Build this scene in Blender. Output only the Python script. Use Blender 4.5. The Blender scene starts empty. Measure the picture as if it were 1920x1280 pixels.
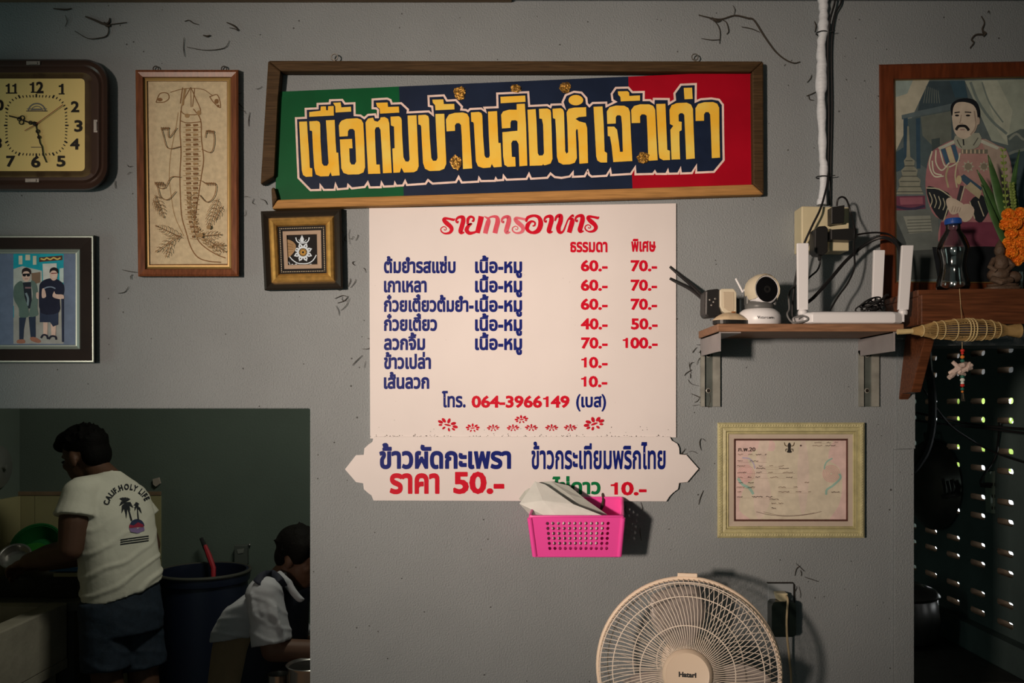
import bpy, bmesh, math, random
from mathutils import Vector, Matrix
from mathutils.geometry import tessellate_polygon
from mathutils.bvhtree import BVHTree
SC = bpy.context.scene
COL = SC.collection
PI = math.pi
# ------------------------------------------------------------------ camera
FPX, CX, CY, DIST, CAMZ = 1650.0, 960.0, 760.0, 2.2, 1.65
cd = bpy.data.cameras.new('camera')
cam = bpy.data.objects.new('camera', cd); COL.objects.link(cam)
cam.location = (0, -DIST, CAMZ); cam.rotation_euler = (PI/2, 0, 0)
cd.sensor_width = 36.0; cd.lens = FPX/1920*36.0
cd.shift_y = (CY-640)/1920
cd.clip_start = 0.05
SC.camera = cam
# ------------------------------------------------------------------ colour, world, lights
SC.view_settings.view_transform = 'Standard'
SC.view_settings.look = 'None'
SC.view_settings.gamma = 1.0
SC.view_settings.use_curve_mapping = False
SC.view_settings.exposure = 0.0
W = bpy.data.worlds.new('World'); SC.world = W; W.use_nodes = True
W.node_tree.nodes['Background'].inputs[0].default_value = (0.93, 0.97, 1.0, 1)
W.node_tree.nodes['Background'].inputs[1].default_value = 4.5

def area(name, loc, target, sx, sy, power, color, spread=180):
    l = bpy.data.lights.new(name, 'AREA'); l.shape = 'RECTANGLE'; l.size = sx; l.size_y = sy
    l.energy = power; l.color = color; l.spread = math.radians(spread)
    o = bpy.data.objects.new(name, l); COL.objects.link(o); o.location = loc
    o.rotation_euler = (Vector(target)-Vector(loc)).to_track_quat('-Z', 'Y').to_euler()
    return o
area('shopfront_daylight', (-2.25, -4.45, 1.93), (0.06, 0, 1.86), 0.26, 0.32, 9.6, (1.0, 0.79, 0.645), 33)
area('street_skylight', (-0.9, -4.2, 1.7), (0, 0, 1.6), 3.6, 2.2, 4.6, (0.78, 1.0, 0.92), 150)
area('left_cool_fill', (-2.9, -0.9, 1.55), (-0.9, 0, 1.6), 0.5, 1.4, 3.6, (0.76, 1.0, 0.88), 140)  # added green-tinged fill for the left of the wall; no door there
area('kitchen_lamp', (-0.55, 0.85, 2.62), (-1.35, 1.35, 0.9), 0.5, 0.25, 8.4, (1.0, 0.98, 0.82), 160)
# ------------------------------------------------------------------ helpers
def lin(c):
    c = c/255.0
    return c/12.92 if c <= 0.04045 else ((c+0.055)/1.055)**2.4
LIT = (0.86, 0.69, 0.575)            # colour of the light that falls on the wall
def alb(r, g, b, k=1.0):             # paint colour behind a tone seen under that light
    return tuple(min(0.88, lin(x)/(e*k)) for x, e in zip((r, g, b), LIT))
def S(r, g, b): return (lin(r), lin(g), lin(b))
_m = {}
def mat(name, col, rough=0.6, metal=0.0, noise=0.0, nscale=20.0, bump=0.0, bscale=200.0, stretch=None, spec=0.4, col2=None, trans=0.0, ior=1.45, coat=0.0, alpha=1.0):
    if name in _m: return _m[name]
    m = bpy.data.materials.new(name); m.use_nodes = True
    nt = m.node_tree; b = nt.nodes['Principled BSDF']
    b.inputs['Base Color'].default_value = (*col, 1)
    b.inputs['Roughness'].default_value = rough
    b.inputs['Metallic'].default_value = metal
    b.inputs['Specular IOR Level'].default_value = spec
    b.inputs['IOR'].default_value = ior
    b.inputs['Transmission Weight'].default_value = trans
    b.inputs['Coat Weight'].default_value = coat
    b.inputs['Alpha'].default_value = alpha
    if noise or bump or col2:
        tc = nt.nodes.new('ShaderNodeTexCoord'); mp = nt.nodes.new('ShaderNodeMapping')
        nt.links.new(tc.outputs['Object'], mp.inputs[0])
        if stretch: mp.inputs['Scale'].default_value = stretch
        if noise or col2:
            n = nt.nodes.new('ShaderNodeTexNoise'); n.inputs['Scale'].default_value = nscale; n.inputs['Detail'].default_value = 6
            nt.links.new(mp.outputs[0], n.inputs[0])
            r = nt.nodes.new('ShaderNodeValToRGB')
            r.color_ramp.elements[0].position = 0.3; r.color_ramp.elements[1].position = 0.7
            c2 = col2 if col2 else tuple(x*(1-noise) for x in col)
            r.color_ramp.elements[0].color = (*c2, 1); r.color_ramp.elements[1].color = (*col, 1)
            nt.links.new(n.outputs[0], r.inputs[0]); nt.links.new(r.outputs[0], b.inputs['Base Color'])
        if bump:
            n2 = nt.nodes.new('ShaderNodeTexNoise'); n2.inputs['Scale'].default_value = bscale; n2.inputs['Detail'].default_value = 3
            nt.links.new(mp.outputs[0], n2.inputs[0])
            bp = nt.nodes.new('ShaderNodeBump'); bp.inputs['Strength'].default_value = bump; bp.inputs['Distance'].default_value = 0.004
            nt.links.new(n2.outputs[0], bp.inputs['Height']); nt.links.new(bp.outputs[0], b.inputs['Normal'])
    _m[name] = m
    return m

def thin_clear(name, tint, rough, base):
    """thin clear plastic or glass: see-through with a Fresnel gloss"""
    m = bpy.data.materials.new(name); m.use_nodes = True; nt = m.node_tree; nt.nodes.clear()
    o = nt.nodes.new('ShaderNodeOutputMaterial'); mx = nt.nodes.new('ShaderNodeMixShader'); t = nt.nodes.new('ShaderNodeBsdfTransparent'); g = nt.nodes.new('ShaderNodeBsdfGlossy')
    lw = nt.nodes.new('ShaderNodeLayerWeight'); lw.inputs[0].default_value = 0.30; ad = nt.nodes.new('ShaderNodeMath'); ad.operation = 'ADD'; ad.inputs[1].default_value = base; ad.use_clamp = True
    t.inputs[0].default_value = (*tint, 1); g.inputs['Roughness'].default_value = rough
    nt.links.new(lw.outputs['Fresnel'], ad.inputs[0]); nt.links.new(ad.outputs[0], mx.inputs[0]); nt.links.new(t.outputs[0], mx.inputs[1]); nt.links.new(g.outputs[0], mx.inputs[2]); nt.links.new(mx.outputs[0], o.inputs[0])
    return m
def P(px, py, y=0.0):                 # the point at depth y that a spot of the photograph shows
    d = DIST+y
    return Vector(((px-CX)/FPX*d, y, CAMZ-(py-CY)/FPX*d))
def sc(y): return (DIST+y)/FPX        # metres per pixel at depth y

class MB:
    def __init__(s): s.v = []; s.f = []; s.m = []
    def add(s, vs, fs, mi=0):
        o = len(s.v); s.v += [Vector(x) for x in vs]
        s.f += [tuple(i+o for i in f) for f in fs]; s.m += [mi]*len(fs)
    def box(s, a, b, mi=0):
        x0, y0, z0 = [min(p, q) for p, q in zip(a, b)]; x1, y1, z1 = [max(p, q) for p, q in zip(a, b)]
        s.add([(x0,y0,z0),(x1,y0,z0),(x1,y1,z0),(x0,y1,z0),(x0,y0,z1),(x1,y0,z1),(x1,y1,z1),(x0,y1,z1)],
              [(3,2,1,0),(4,5,6,7),(0,1,5,4),(1,2,6,5),(2,3,7,6),(3,0,4,7)], mi); return s
    def obox(s, c, hx, hy, hz, mi=0):   # half-axis vectors
        c = Vector(c); hx, hy, hz = Vector(hx), Vector(hy), Vector(hz)
        vs = [c+hx*i+hy*j+hz*k for k in (-1,1) for i, j in ((-1,-1),(1,-1),(1,1),(-1,1))]
        s.add(vs, [(3,2,1,0),(4,5,6,7),(0,1,5,4),(1,2,6,5),(2,3,7,6),(3,0,4,7)], mi); return s
    def rings(s, rings, cap=True, closed=False, mi=0):
        n = len(rings[0]); vs = [p for r in rings for p in r]; fs = []
        k = len(rings)
        for i in range(k if closed else k-1):
            for j in range(n):
                a = i*n+j; b = i*n+(j+1) % n; c = ((i+1) % k)*n+(j+1) % n; d = ((i+1) % k)*n+j
                fs.append((a, b, c, d))
        if cap and not closed:
            fs.append(tuple(reversed(range(n)))); fs.append(tuple((k-1)*n+j for j in range(n)))
        s.add(vs, fs, mi); return s
    def tube(s, pts, r, n=8, closed=False, mi=0):
        pts = [Vector(p) for p in pts]; k = len(pts)
        rr = r if isinstance(r, (list, tuple)) else [r]*k
        up = None; rs = []
        for i, p in enumerate(pts):
            a = pts[(i-1) % k] if (closed or i > 0) else p; b = pts[(i+1) % k] if (closed or i < k-1) else p
            t = (b-a)
            if t.length < 1e-9: t = Vector((0,0,1))
            t.normalize()
            if up is None:
                up = Vector((0,0,1)) if abs(t.z) < 0.9 else Vector((1,0,0))
            u = (up-t*up.dot(t))
            if u.length < 1e-6: u = t.orthogonal()
            u.normalize(); w = t.cross(u); up = u
            rs.append([p+(u*math.cos(2*PI*j/n)+w*math.sin(2*PI*j/n))*rr[i] for j in range(n)])
        return s.rings(rs, True, closed, mi)
    def lathe(s, prof, c, axis=(0,0,1), n=32, mi=0, squash=None, cap=True):  # prof: (radius, distance along axis)
        c = Vector(c); ax = Vector(axis).normalized()
        u = Vector((1,0,0)) if abs(ax.x) < 0.9 else Vector((0,0,1))
        u = (u-ax*u.dot(ax)).normalized(); w = ax.cross(u)
        if squash: u = u*squash[0]; w = w*squash[1]
        s.rings([[c+ax*h+(u*math.cos(2*PI*j/n)+w*math.sin(2*PI*j/n))*max(r, 1e-5) for j in range(n)] for r, h in prof], cap, False, mi); return s
    def ell(s, c, rx, ry, rz, n=16, m=10, rot=None, mi=0):
        c = Vector(c); R = rot if rot is not None else Matrix.Identity(3)
        s.rings([[c+R@Vector((rx*math.sin(PI*i/m)*math.cos(2*PI*j/n), ry*math.sin(PI*i/m)*math.sin(2*PI*j/n), -rz*math.cos(PI*i/m))) for j in range(n)]
                 for i in [0.02]+list(range(1, m))+[m-0.02]], True, False, mi); return s
    def prism(s, poly, y0, y1, mi=0, holes=()):      # poly of (x, z); faces at y0 (front) and y1
        loops = [list(poly)]+[list(h) for h in holes]
        v3 = [[Vector((x, z, 0)) for x, z in l] for l in loops]
        tris = tessellate_polygon(v3); flat = [p for l in loops for p in l]; n = len(flat)
        def area2(t): a, b, c = [flat[i] for i in t]; return (b[0]-a[0])*(c[1]-a[1])-(c[0]-a[0])*(b[1]-a[1])
        tr = [t if area2(t) > 0 else tuple(reversed(t)) for t in tris]
        vs = [(x, y0, z) for x, z in flat]+[(x, y1, z) for x, z in flat]
        fs = [tuple(t) for t in tr]
        if y1 != y0:
            fs += [tuple(i+n for i in reversed(t)) for t in tr]
            o = 0
            for li, l in enumerate(loops):
                k = len(l); A = sum(l[i][0]*l[(i+1)%k][1]-l[(i+1)%k][0]*l[i][1] for i in range(k))
                for i in range(k):
                    a, b = o+i, o+(i+1) % k
                    q = (b, a, a+n, b+n)
                    fs.append(q if (A > 0) == (li == 0) else tuple(reversed(q)))
                o += k
        else: vs = vs[:n]
        s.add(vs, fs, mi); return s
    def pp(s, poly, y0, y1, mi=0, holes=()):         # the same from photograph spots
        q = lambda l: [((P(a, b, y0).x), P(a, b, y0).z) for a, b in l]
        return s.prism(q(poly), y0, y1, mi, [q(h) for h in holes])
    def build(s, name, mats, parent=None, smooth=False, bevel=0.0, kind=None, base=True, angle=40):
        me = bpy.data.meshes.new(name)
        off = Vector((0,0,0)); p = parent
        while p is not None: off += Vector(p.location); p = p.parent
        loc = Vector((0,0,0))
        if parent is None and base and s.v:
            xs = [v.x for v in s.v]; ys = [v.y for v in s.v]; zs = [v.z for v in s.v]
            loc = Vector(((min(xs)+max(xs))/2, (min(ys)+max(ys))/2, min(zs)))
        me.from_pydata([tuple(v-off-loc) for v in s.v], [], s.f)
        if not isinstance(mats, (list, tuple)): mats = [mats]
        for m in mats: me.materials.append(m)
        me.polygons.foreach_set('material_index', s.m)
        if smooth:
            me.polygons.foreach_set('use_smooth', [True]*len(me.polygons))
            me.set_sharp_from_angle(angle=math.radians(angle))
        me.update()
        o = bpy.data.objects.new(name, me); COL.objects.link(o)
        o.location = loc
        if parent is not None: o.parent = parent
        if kind: o['kind'] = kind
        if bevel:
            b = o.modifiers.new('bevel', 'BEVEL'); b.width = bevel; b.segments = 2; b.limit_method = 'ANGLE'; b.angle_limit = math.radians(35)
        return o

def empty(name, loc, label, cat, group=None):
    o = bpy.data.objects.new(name, None); COL.objects.link(o); o.location = loc; o.empty_display_size = 0.05
    o['label'] = label; o['category'] = cat
    if group: o['group'] = group
    return o
def tag(o, label, cat, group=None, kind=None):
    o['label'] = label; o['category'] = cat
    if group: o['group'] = group
    if kind: o['kind'] = kind
    return o
def smoothline(pts, sub=5, closed=False):   # Catmull-Rom
    pts = [Vector(p) for p in pts]; n = len(pts); out = []
    rng = range(n if closed else n-1)
    for i in rng:
        p1, p2 = pts[i], pts[(i+1) % n]
        p0 = pts[(i-1) % n] if (closed or i > 0) else p1*2-p2
        p3 = pts[(i+2) % n] if (closed or i+2 < n) else p2*2-p1
        for k in range(sub):
            t = k/sub
            out.append(0.5*((2*p1)+(p2-p0)*t+(2*p0-5*p1+4*p2-p3)*t*t+(3*p1-p0-3*p2+p3)*t**3))
    if not closed: out.append(pts[-1])
    return out
def ellpts(cx, cy, rx, ry, n=20, rot=0.0, a0=0.0, a1=2*PI):
    o = []
    full = abs(a1-a0-2*PI) < 1e-6
    for i in range(n):
        a = a0+(a1-a0)*i/(n if full else n-1)
        x, y = rx*math.cos(a), ry*math.sin(a)
        o.append((cx+x*math.cos(rot)-y*math.sin(rot), cy+x*math.sin(rot)+y*math.cos(rot)))
    return o
def rrect(x0, y0, x1, y1, r, n=5):
    o = []
    for cx, cy, a in ((x1-r, y0+r, -PI/2), (x1-r, y1-r, 0), (x0+r, y1-r, PI/2), (x0+r, y0+r, PI)):
        for i in range(n+1):
            t = a+PI/2*i/n; o.append((cx+r*math.cos(t), cy+r*math.sin(t)))
    return o

class Pic:      # flat artwork: shapes laid over one another on a sheet at depth y
    def __init__(s, y, org=(0, 0), k=1.0): s.mb = MB(); s.y = y; s.org = org; s.k = k; s.mats = []; s.n = 0
    def idx(s, col, rough=0.6):
        m = mat('ink_%d_%d_%d_%d' % (*[int(round(c*9999)) for c in col], int(rough*100)), col, rough, noise=0.2, nscale=45, spec=0.12)
        if m not in s.mats: s.mats.append(m)
        return s.mats.index(m)
    def q(s, pts): return [(s.org[0]+a/s.k, s.org[1]+b/s.k) for a, b in pts]
    def lay(s): s.n += 1; return s.y-0.00003*s.n
    def poly(s, pts, col, smooth=0, rough=0.6):
        p = s.q(pts)
        if smooth: p = [(v.x, v.y) for v in smoothline([(a, b, 0) for a, b in p], smooth, True)]
        y = s.lay(); s.mb.pp(p, y, y, s.idx(col, rough)); return s
    def line(s, pts, w, col, smooth=0, closed=False):
        p = [Vector((a, b, 0)) for a, b in s.q(pts)]
        if smooth: p = smoothline(p, smooth, closed)
        s._rib(p, w/s.k, s.lay(), s.idx(col), closed); return s
    def _rib(s, p, w, y, mi, closed=False):
        k = len(p); L = []; R = []
        for i in range(k):
            a = p[(i-1) % k] if (closed or i > 0) else p[i]; b = p[(i+1) % k] if (closed or i < k-1) else p[i]
            d1 = (p[i]-a); d2 = (b-p[i])
            if d1.length < 1e-9: d1 = d2
            if d2.length < 1e-9: d2 = d1
            d1 = d1.normalized(); d2 = d2.normalized()
            n1 = Vector((-d1.y, d1.x, 0)); n2 = Vector((-d2.y, d2.x, 0)); nn = n1+n2
            if nn.length < 1e-6: nn = n1
            nn.normalize(); m = nn*(w/2/max(0.45, nn.dot(n1)))
            L.append(p[i]+m); R.append(p[i]-m)
        vs = [P(q.x, q.y, y) for q in L+R]
        fs = [(i, (i+1) % k, (i+1) % k+k, i+k) for i in range(k if closed else k-1)]
        s.mb.add(vs, fs, mi)
    def dot(s, cx, cy, rx, ry, col, n=14, rot=0.0): return s.poly(ellpts(cx, cy, rx, ry, n, rot), col)
    def build(s, name, parent, label=None):
        o = s.mb.build(name, s.mats, parent)
        if label: o['label'] = label
        return o

# ------------------------------------------------------------------ lettering (built-in font, glyph by glyph)
_gl = {}
def _mesh_of(txt, off):
    c = bpy.data.curves.new('glyph', 'FONT'); c.body = txt; c.size = 1.0; c.resolution_u = 3; c.fill_mode = 'FRONT'
    o = bpy.data.objects.new('glyph', c); COL.objects.link(o)
    dg = bpy.context.evaluated_depsgraph_get(); dg.update()
    me = o.evaluated_get(dg).to_mesh()
    v = [(a.co.x, a.co.y, 0.0) for a in me.vertices]; f = [tuple(p.vertices) for p in me.polygons]
    if off:                                    # a heavier weight: a stroke along the outline
        cnt = {}
        for q in f:
            for i in range(len(q)):
                e = (q[i], q[(i+1) % len(q)]); k = (min(e), max(e)); cnt[k] = cnt.get(k, 0)+1
        for (a, b), c_ in list(cnt.items()):
            if c_ != 1: continue
            d = Vector((v[b][0]-v[a][0], v[b][1]-v[a][1])); up_ = 3e-5+(len(f) % 60)*4e-6
            if d.length < 1e-7: continue
            d = d.normalized()*off; n = Vector((-d.y, d.x)); o_ = len(v); A = Vector(v[a][:2])-d*0.7; B = Vector(v[b][:2])+d*0.7
            v += [(q_.x, q_.y, up_) for q_ in (A+n, A-n, B-n, B+n)]; f.append((o_, o_+1, o_+2, o_+3))
    o.evaluated_get(dg).to_mesh_clear()
    bpy.data.objects.remove(o); bpy.data.curves.remove(c)
    return v, f
_l_right = []
def glyph(ch, off):
    if (ch, off) in _gl: return _gl[(ch, off)]
    if not _l_right: _l_right.append(max(a[0] for a in _mesh_of('l', 0)[0]))
    v, f = _mesh_of(ch, off) if ch != ' ' else ([], [])
    if ch == '1':                              # a one with a flag
        v = [(0.21, 0, 0), (0.36, 0, 0), (0.36, 0.69, 0), (0.25, 0.69, 0), (0.21, 0.48, 0), (0.06, 0.48, 0), (0.06, 0.58, 0), (0.19, 0.60, 0)]
        f = [(0, 1, 2, 3, 7, 6, 5, 4)]; _gl[(ch, off)] = (v, f, 0.50); return _gl[(ch, off)]
    adv = max(a[0] for a in _mesh_of(ch+'l', 0)[0])-_l_right[0]
    _gl[(ch, off)] = (v, f, adv)
    return _gl[(ch, off)]
UP = '\u0e31\u0e34\u0e35\u0e36\u0e37\u0e47\u0e4d'; TONE = '\u0e48\u0e49\u0e4a\u0e4b\u0e4c'; LOW = '\u0e38\u0e39'
def layout(txt, off):
    out = []; pen = 0.0; prev = ''
    for i, ch in enumerate(txt):
        v, f, adv = glyph(ch, off)
        dy = 0.0
        if ch in UP and i+1 < len(txt) and txt[i+1] in TONE: v = [(a, 0.6+(b-0.6)*0.72, u) for a, b, u in v]
        if ch in TONE and prev and prev in UP: v = [(a, 0.6+(b-0.6)*0.72, u) for a, b, u in v]; dy = 0.11
        if ch in UP+TONE+LOW: adv = 0.0
        out.append((v, f, pen, dy)); pen += adv; prev = ch
    return out
def text(mb, txt, x0, x1, base, em, y, mi=0, off=0.022, slant=0.0, base1=None):
    """letters between photograph columns x0 and x1 on the line base, em = size in pixels"""
    L = layout(txt, off)
    xs = [a+p for v, f, p, d in L for a, b, u in v]; lo, hi = min(xs), max(xs)
    kx = (x1-x0)/(hi-lo); b1 = base if base1 is None else base1
    for v, f, p, d in L:
        if not v: continue
        pts = []
        for a, b, u in v:
            X = x0+(a+p-lo)*kx+slant*(b+d)*em
            Y = base+(b1-base)*(X-x0)/(x1-x0)-(b+d)*em
            pts.append(P(X, Y, y-u))
        mb.add(pts, f, mi)
# ------------------------------------------------------------------ the setting
WALLC = (0.250, 0.278, 0.292)
M_wall = mat('grey_wall_paint', WALLC, 0.55, noise=0.10, nscale=5, bump=0.6, bscale=260, spec=0.3)
def speckle(m, scale, dens, col):
    """small dark fly specks and grease dots on a painted surface"""
    nt = m.node_tree; b = nt.nodes['Principled BSDF']; src = b.inputs['Base Color'].links[0].from_socket
    tc = nt.nodes.new('ShaderNodeTexCoord'); v = nt.nodes.new('ShaderNodeTexVoronoi'); v.inputs['Scale'].default_value = scale
    n = nt.nodes.new('ShaderNodeTexNoise'); n.inputs['Scale'].default_value = 6.0
    nt.links.new(tc.outputs['Object'], v.inputs['Vector']); nt.links.new(tc.outputs['Object'], n.inputs['Vector'])
    th = nt.nodes.new('ShaderNodeMath'); th.operation = 'MULTIPLY'; th.inputs[1].default_value = dens
    nt.links.new(n.outputs[0], th.inputs[0])
    lt = nt.nodes.new('ShaderNodeMath'); lt.operation = 'LESS_THAN'
    nt.links.new(v.outputs['Distance'], lt.inputs[0]); nt.links.new(th.outputs[0], lt.inputs[1])
    mx = nt.nodes.new('ShaderNodeMix'); mx.data_type = 'RGBA'
    mu = nt.nodes.new('ShaderNodeMath'); mu.operation = 'MULTIPLY'; mu.inputs[1].default_value = 0.75
    nt.links.new(lt.outputs[0], mu.inputs[0]); nt.links.new(mu.outputs[0], mx.inputs['Factor'])
    nt.links.new(src, mx.inputs[6]); mx.inputs[7].default_value = (*col, 1); nt.links.new(mx.outputs[2], b.inputs['Base Color'])
speckle(M_wall, 30, 0.11, (0.02, 0.018, 0.015))
M_kwall = mat('green_grey_kitchen_paint', (0.105, 0.135, 0.112), 0.6, noise=0.15, nscale=3, bump=0.2, bscale=120)
M_floor = mat('cement_floor', (0.16, 0.15, 0.14), 0.5, noise=0.3, nscale=6, bump=0.2)
M_ceil = mat('ceiling_board', (0.45, 0.45, 0.43), 0.8, noise=0.1, nscale=4)
M_rwall = mat('teal_vent_block_wall', (0.085, 0.125, 0.122), 0.7, noise=0.2, nscale=8, bump=0.25, bscale=90)
M_slot = mat('bare_vent_block_edge', (0.050, 0.034, 0.022), 1.0, spec=0.0, noise=0.3, nscale=30)
M_dark = mat('dark_rear_room_wall', (0.25, 0.26, 0.26), 0.8, noise=0.1)

OX0, OX1, OZ1 = -1.62, P(581, 0).x, P(0, 766).z          # kitchen pass opening
RX0, RZ1 = P(1714, 0).x, P(0, 648).z                      # opening to the vent-block side
TOPZ = 2.70
w = MB()
w.prism([(-3.0, 0), (OX0, 0), (OX0, OZ1), (OX1, OZ1), (OX1, 0), (RX0, 0), (RX0, RZ1), (1.99, RZ1), (1.99, TOPZ), (-3.0, TOPZ)], 0.0, 0.12)
wf = w.build('wall_front', M_wall, kind='structure', base=False, bevel=0.003)
w = MB(); w.box((-2.35, 2.0, 0), (1.99, 2.12, TOPZ)); w.build('wall_back', M_kwall, kind='structure', base=False)
w = MB(); w.box((-2.47, 0.12, 0), (-2.35, 2.12, TOPZ)); w.build('wall_left', M_kwall, kind='structure', base=False)
w = MB(); w.box((-3.12, -4.8, -0.1), (1.99, 2.12, 0)); w.build('floor', M_floor, kind='structure', base=False)
w = MB(); w.box((-3.12, -4.8, TOPZ), (1.99, 2.12, TOPZ+0.1)); w.build('ceiling', M_ceil, kind='structure', base=False)
# the dining room behind the photographer
w = MB(); w.box((-3.12, -4.8, 0), (1.99, -4.7, TOPZ)); w.box((-3.12, -4.7, 0), (-3.0, 0.12, TOPZ)); w.box((1.9, -4.7, 0), (1.99, 0, TOPZ))
w.build('wall_rear', M_dark, kind='structure', base=False)
# vent-block wall on the right: every block has two long slots
w = MB(); wm = MB()
X0, X1 = 1.90, 1.946
def cell(y0, z0, dy, dz, slots):
    outer = [(y0, z0), (y0+dy, z0), (y0+dy, z0+dz), (y0, z0+dz)]
    loops = [outer]+slots
    tris = tessellate_polygon([[Vector((a, b, 0)) for a, b in l] for l in loops]); flat = [p for l in loops for p in l]; n = len(flat)
    fs = []
    for t in tris:
        a, b, c = [flat[i] for i in t]
        t = tuple(t) if (b[0]-a[0])*(c[1]-a[1])-(c[0]-a[0])*(b[1]-a[1]) < 0 else tuple(reversed(t))
        fs.append(t)
    w.add([(X0, a, b) for a, b in flat], fs); w.add([(X1, a, b) for a, b in flat], [tuple(reversed(f)) for f in fs])
    for l in slots:
        k = len(l)
        w.add([(X0, a, b) for a, b in l]+[(X1, a, b) for a, b in l], [(i, (i+1) % k, (i+1) % k+k, i+k) for i in range(k)], 1)
ZB, CZ, CYB = 0.765, 0.1955, 1.135
for ky in range(-4, 5):
    ya = CYB-0.03+0.2*ky
    for kz in range(6):
        za = ZB+CZ*kz
        sl = [rrect(ya+0.03, za+b-0.001, ya+0.142, za+b+0.023, 0.0115, 3) for b in (0.034, 0.110)]
        cell(ya, za, 0.2, CZ, sl)
YA, YB = CYB-0.03-0.8, CYB-0.03+1.0
zt = ZB+CZ*6
w.box((X0, 0.0, zt), (X1, 2.12, TOPZ)); w.box((X0-0.05, 0.0, 0), (X1, 2.0, ZB)); w.box((X0, YB, ZB), (X1, 2.12, zt)); w.box((X0, 0.0, ZB), (X1, YA, zt))
w.build('wall_right', [M_rwall, M_slot], kind='structure', base=False)
# trim: batten under the ceiling, boards on the edge of the wall
M_batten = mat('old_brown_batten', (0.22, 0.15, 0.09), 0.7, noise=0.4, nscale=12, stretch=(1, 8, 8))
t = MB(); t.box((-3.0, -0.02, P(0, 5).z), (0.0, 0, TOPZ)); t.build('trim_1', M_batten, kind='structure', bevel=0.002)
t = MB(); t.box((0.0, -0.012, P(0, 5).z+0.004), (1.9, 0, TOPZ)); t.build('trim_2', M_wall, kind='structure', bevel=0.002)
t = MB(); t.pp([(1683, 640), (1716, 640), (1716, 841), (1683, 841)], -0.006, 0.0); t.build('trim_3', M_wall, kind='structure', bevel=0.0012)
t = MB(); t.pp([(1677, 843), (1714, 841), (1714, 1800), (1677, 1800)], -0.009, 0.0); t.build('trim_4', M_wall, kind='structure', bevel=0.0012)
# tiled strip of the kitchen wall
M_tile = mat('cream_wall_tile', (0.33, 0.30, 0.155), 0.35, noise=0.15, nscale=5)
M_tiletop = mat('brown_tile_edge', (0.22, 0.15, 0.09), 0.5, noise=0.2)
t = MB(); tz = CAMZ-161/1650*4.2; tx = P(301, 0, 1.99).x
for i in range(6):
    x1 = tx-0.3*i; x0 = max(x1-0.297, -2.35)
    if x0 >= x1: break
    for k in range(3): t.box((x0, 1.988, tz-0.02-0.3*(k+1)+0.003), (x1, 2.0, tz-0.02-0.3*k))
t.box((-2.35, 1.986, tz-0.017), (tx, 2.0, tz), 1)
for i in range(6):
    for k in range(3): t.box((-2.35, 1.985-0.3*i, tz-0.02-0.3*(k+1)+0.003), (-2.338, 1.985-0.3*i-0.297, tz-0.02-0.3*k))
t.build('trim_5', [M_tile, M_tiletop], kind='structure', base=False)

# ------------------------------------------------------------------ shop sign
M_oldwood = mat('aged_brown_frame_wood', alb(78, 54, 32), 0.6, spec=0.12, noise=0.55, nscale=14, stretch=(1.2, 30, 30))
M_litwood = mat('lit_frame_wood', alb(172, 116, 62), 0.6, spec=0.15, noise=0.35, nscale=14, stretch=(1.2, 30, 30))  # lighter copy of the frame wood, light put into its colour
sign = empty('shop_sign', P(965, 250), 'long green, navy and red shop sign with yellow Thai letters in a broken frame', 'sign')
YS = -0.014
b = MB()
def bar(pts, y0=-0.030, y1=-0.001, mi=0): b.pp(pts, y0, y1, mi)
M_sg, M_sn, M_sr = mat('sign_green', alb(4, 74, 36), 0.45, spec=0.12, noise=0.25, nscale=9), mat('sign_navy', alb(26, 33, 49), 0.45, spec=0.12, noise=0.25, nscale=12), mat('sign_red', alb(158, 6, 24), 0.45, spec=0.15, noise=0.18, nscale=9)
p = MB()
def top(x): return 172+(x-522)*(133.5-172)/(1408-522)
def bot(x): return 376+(x-515)*(347-376)/(1412-515)
for xa, xb, xc, xd, mi in ((522, 748, 757, 516, 0), (748, 1178, 1186, 757, 1), (1178, 1409, 1413, 1186, 2)):
    p.pp([(xa, top(xa)), (xb, top(xb)), (xc, bot(xc)), (xd, bot(xd))], YS, -0.006, mi)
p.build('sign_panel', [M_sg, M_sn, M_sr], sign)
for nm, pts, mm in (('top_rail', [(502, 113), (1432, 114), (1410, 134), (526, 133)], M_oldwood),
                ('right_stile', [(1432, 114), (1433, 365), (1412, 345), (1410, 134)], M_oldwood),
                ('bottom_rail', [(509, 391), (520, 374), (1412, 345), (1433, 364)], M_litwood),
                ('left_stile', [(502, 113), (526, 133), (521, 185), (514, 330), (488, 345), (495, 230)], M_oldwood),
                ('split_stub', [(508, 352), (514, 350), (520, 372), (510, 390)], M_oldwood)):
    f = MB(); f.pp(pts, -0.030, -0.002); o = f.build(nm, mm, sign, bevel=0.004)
    if nm == 'bottom_rail': o['label'] = 'bottom rail of the frame, coloured as if lit'
for x in (627, 1303):
    g = MB()
    g.tube([P(x+6*math.cos(a), 107+6*math.sin(a), -0.016) for a in [i*PI/6 for i in range(12)]], 0.0016, 6, True)
    g.tube([P(x, 112, -0.016), P(x, 116, -0.016)], 0.003, 6)
    g.build('hanging_ring', mat('dull_steel', (0.35, 0.33, 0.3), 0.4, 0.9), sign)
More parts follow.
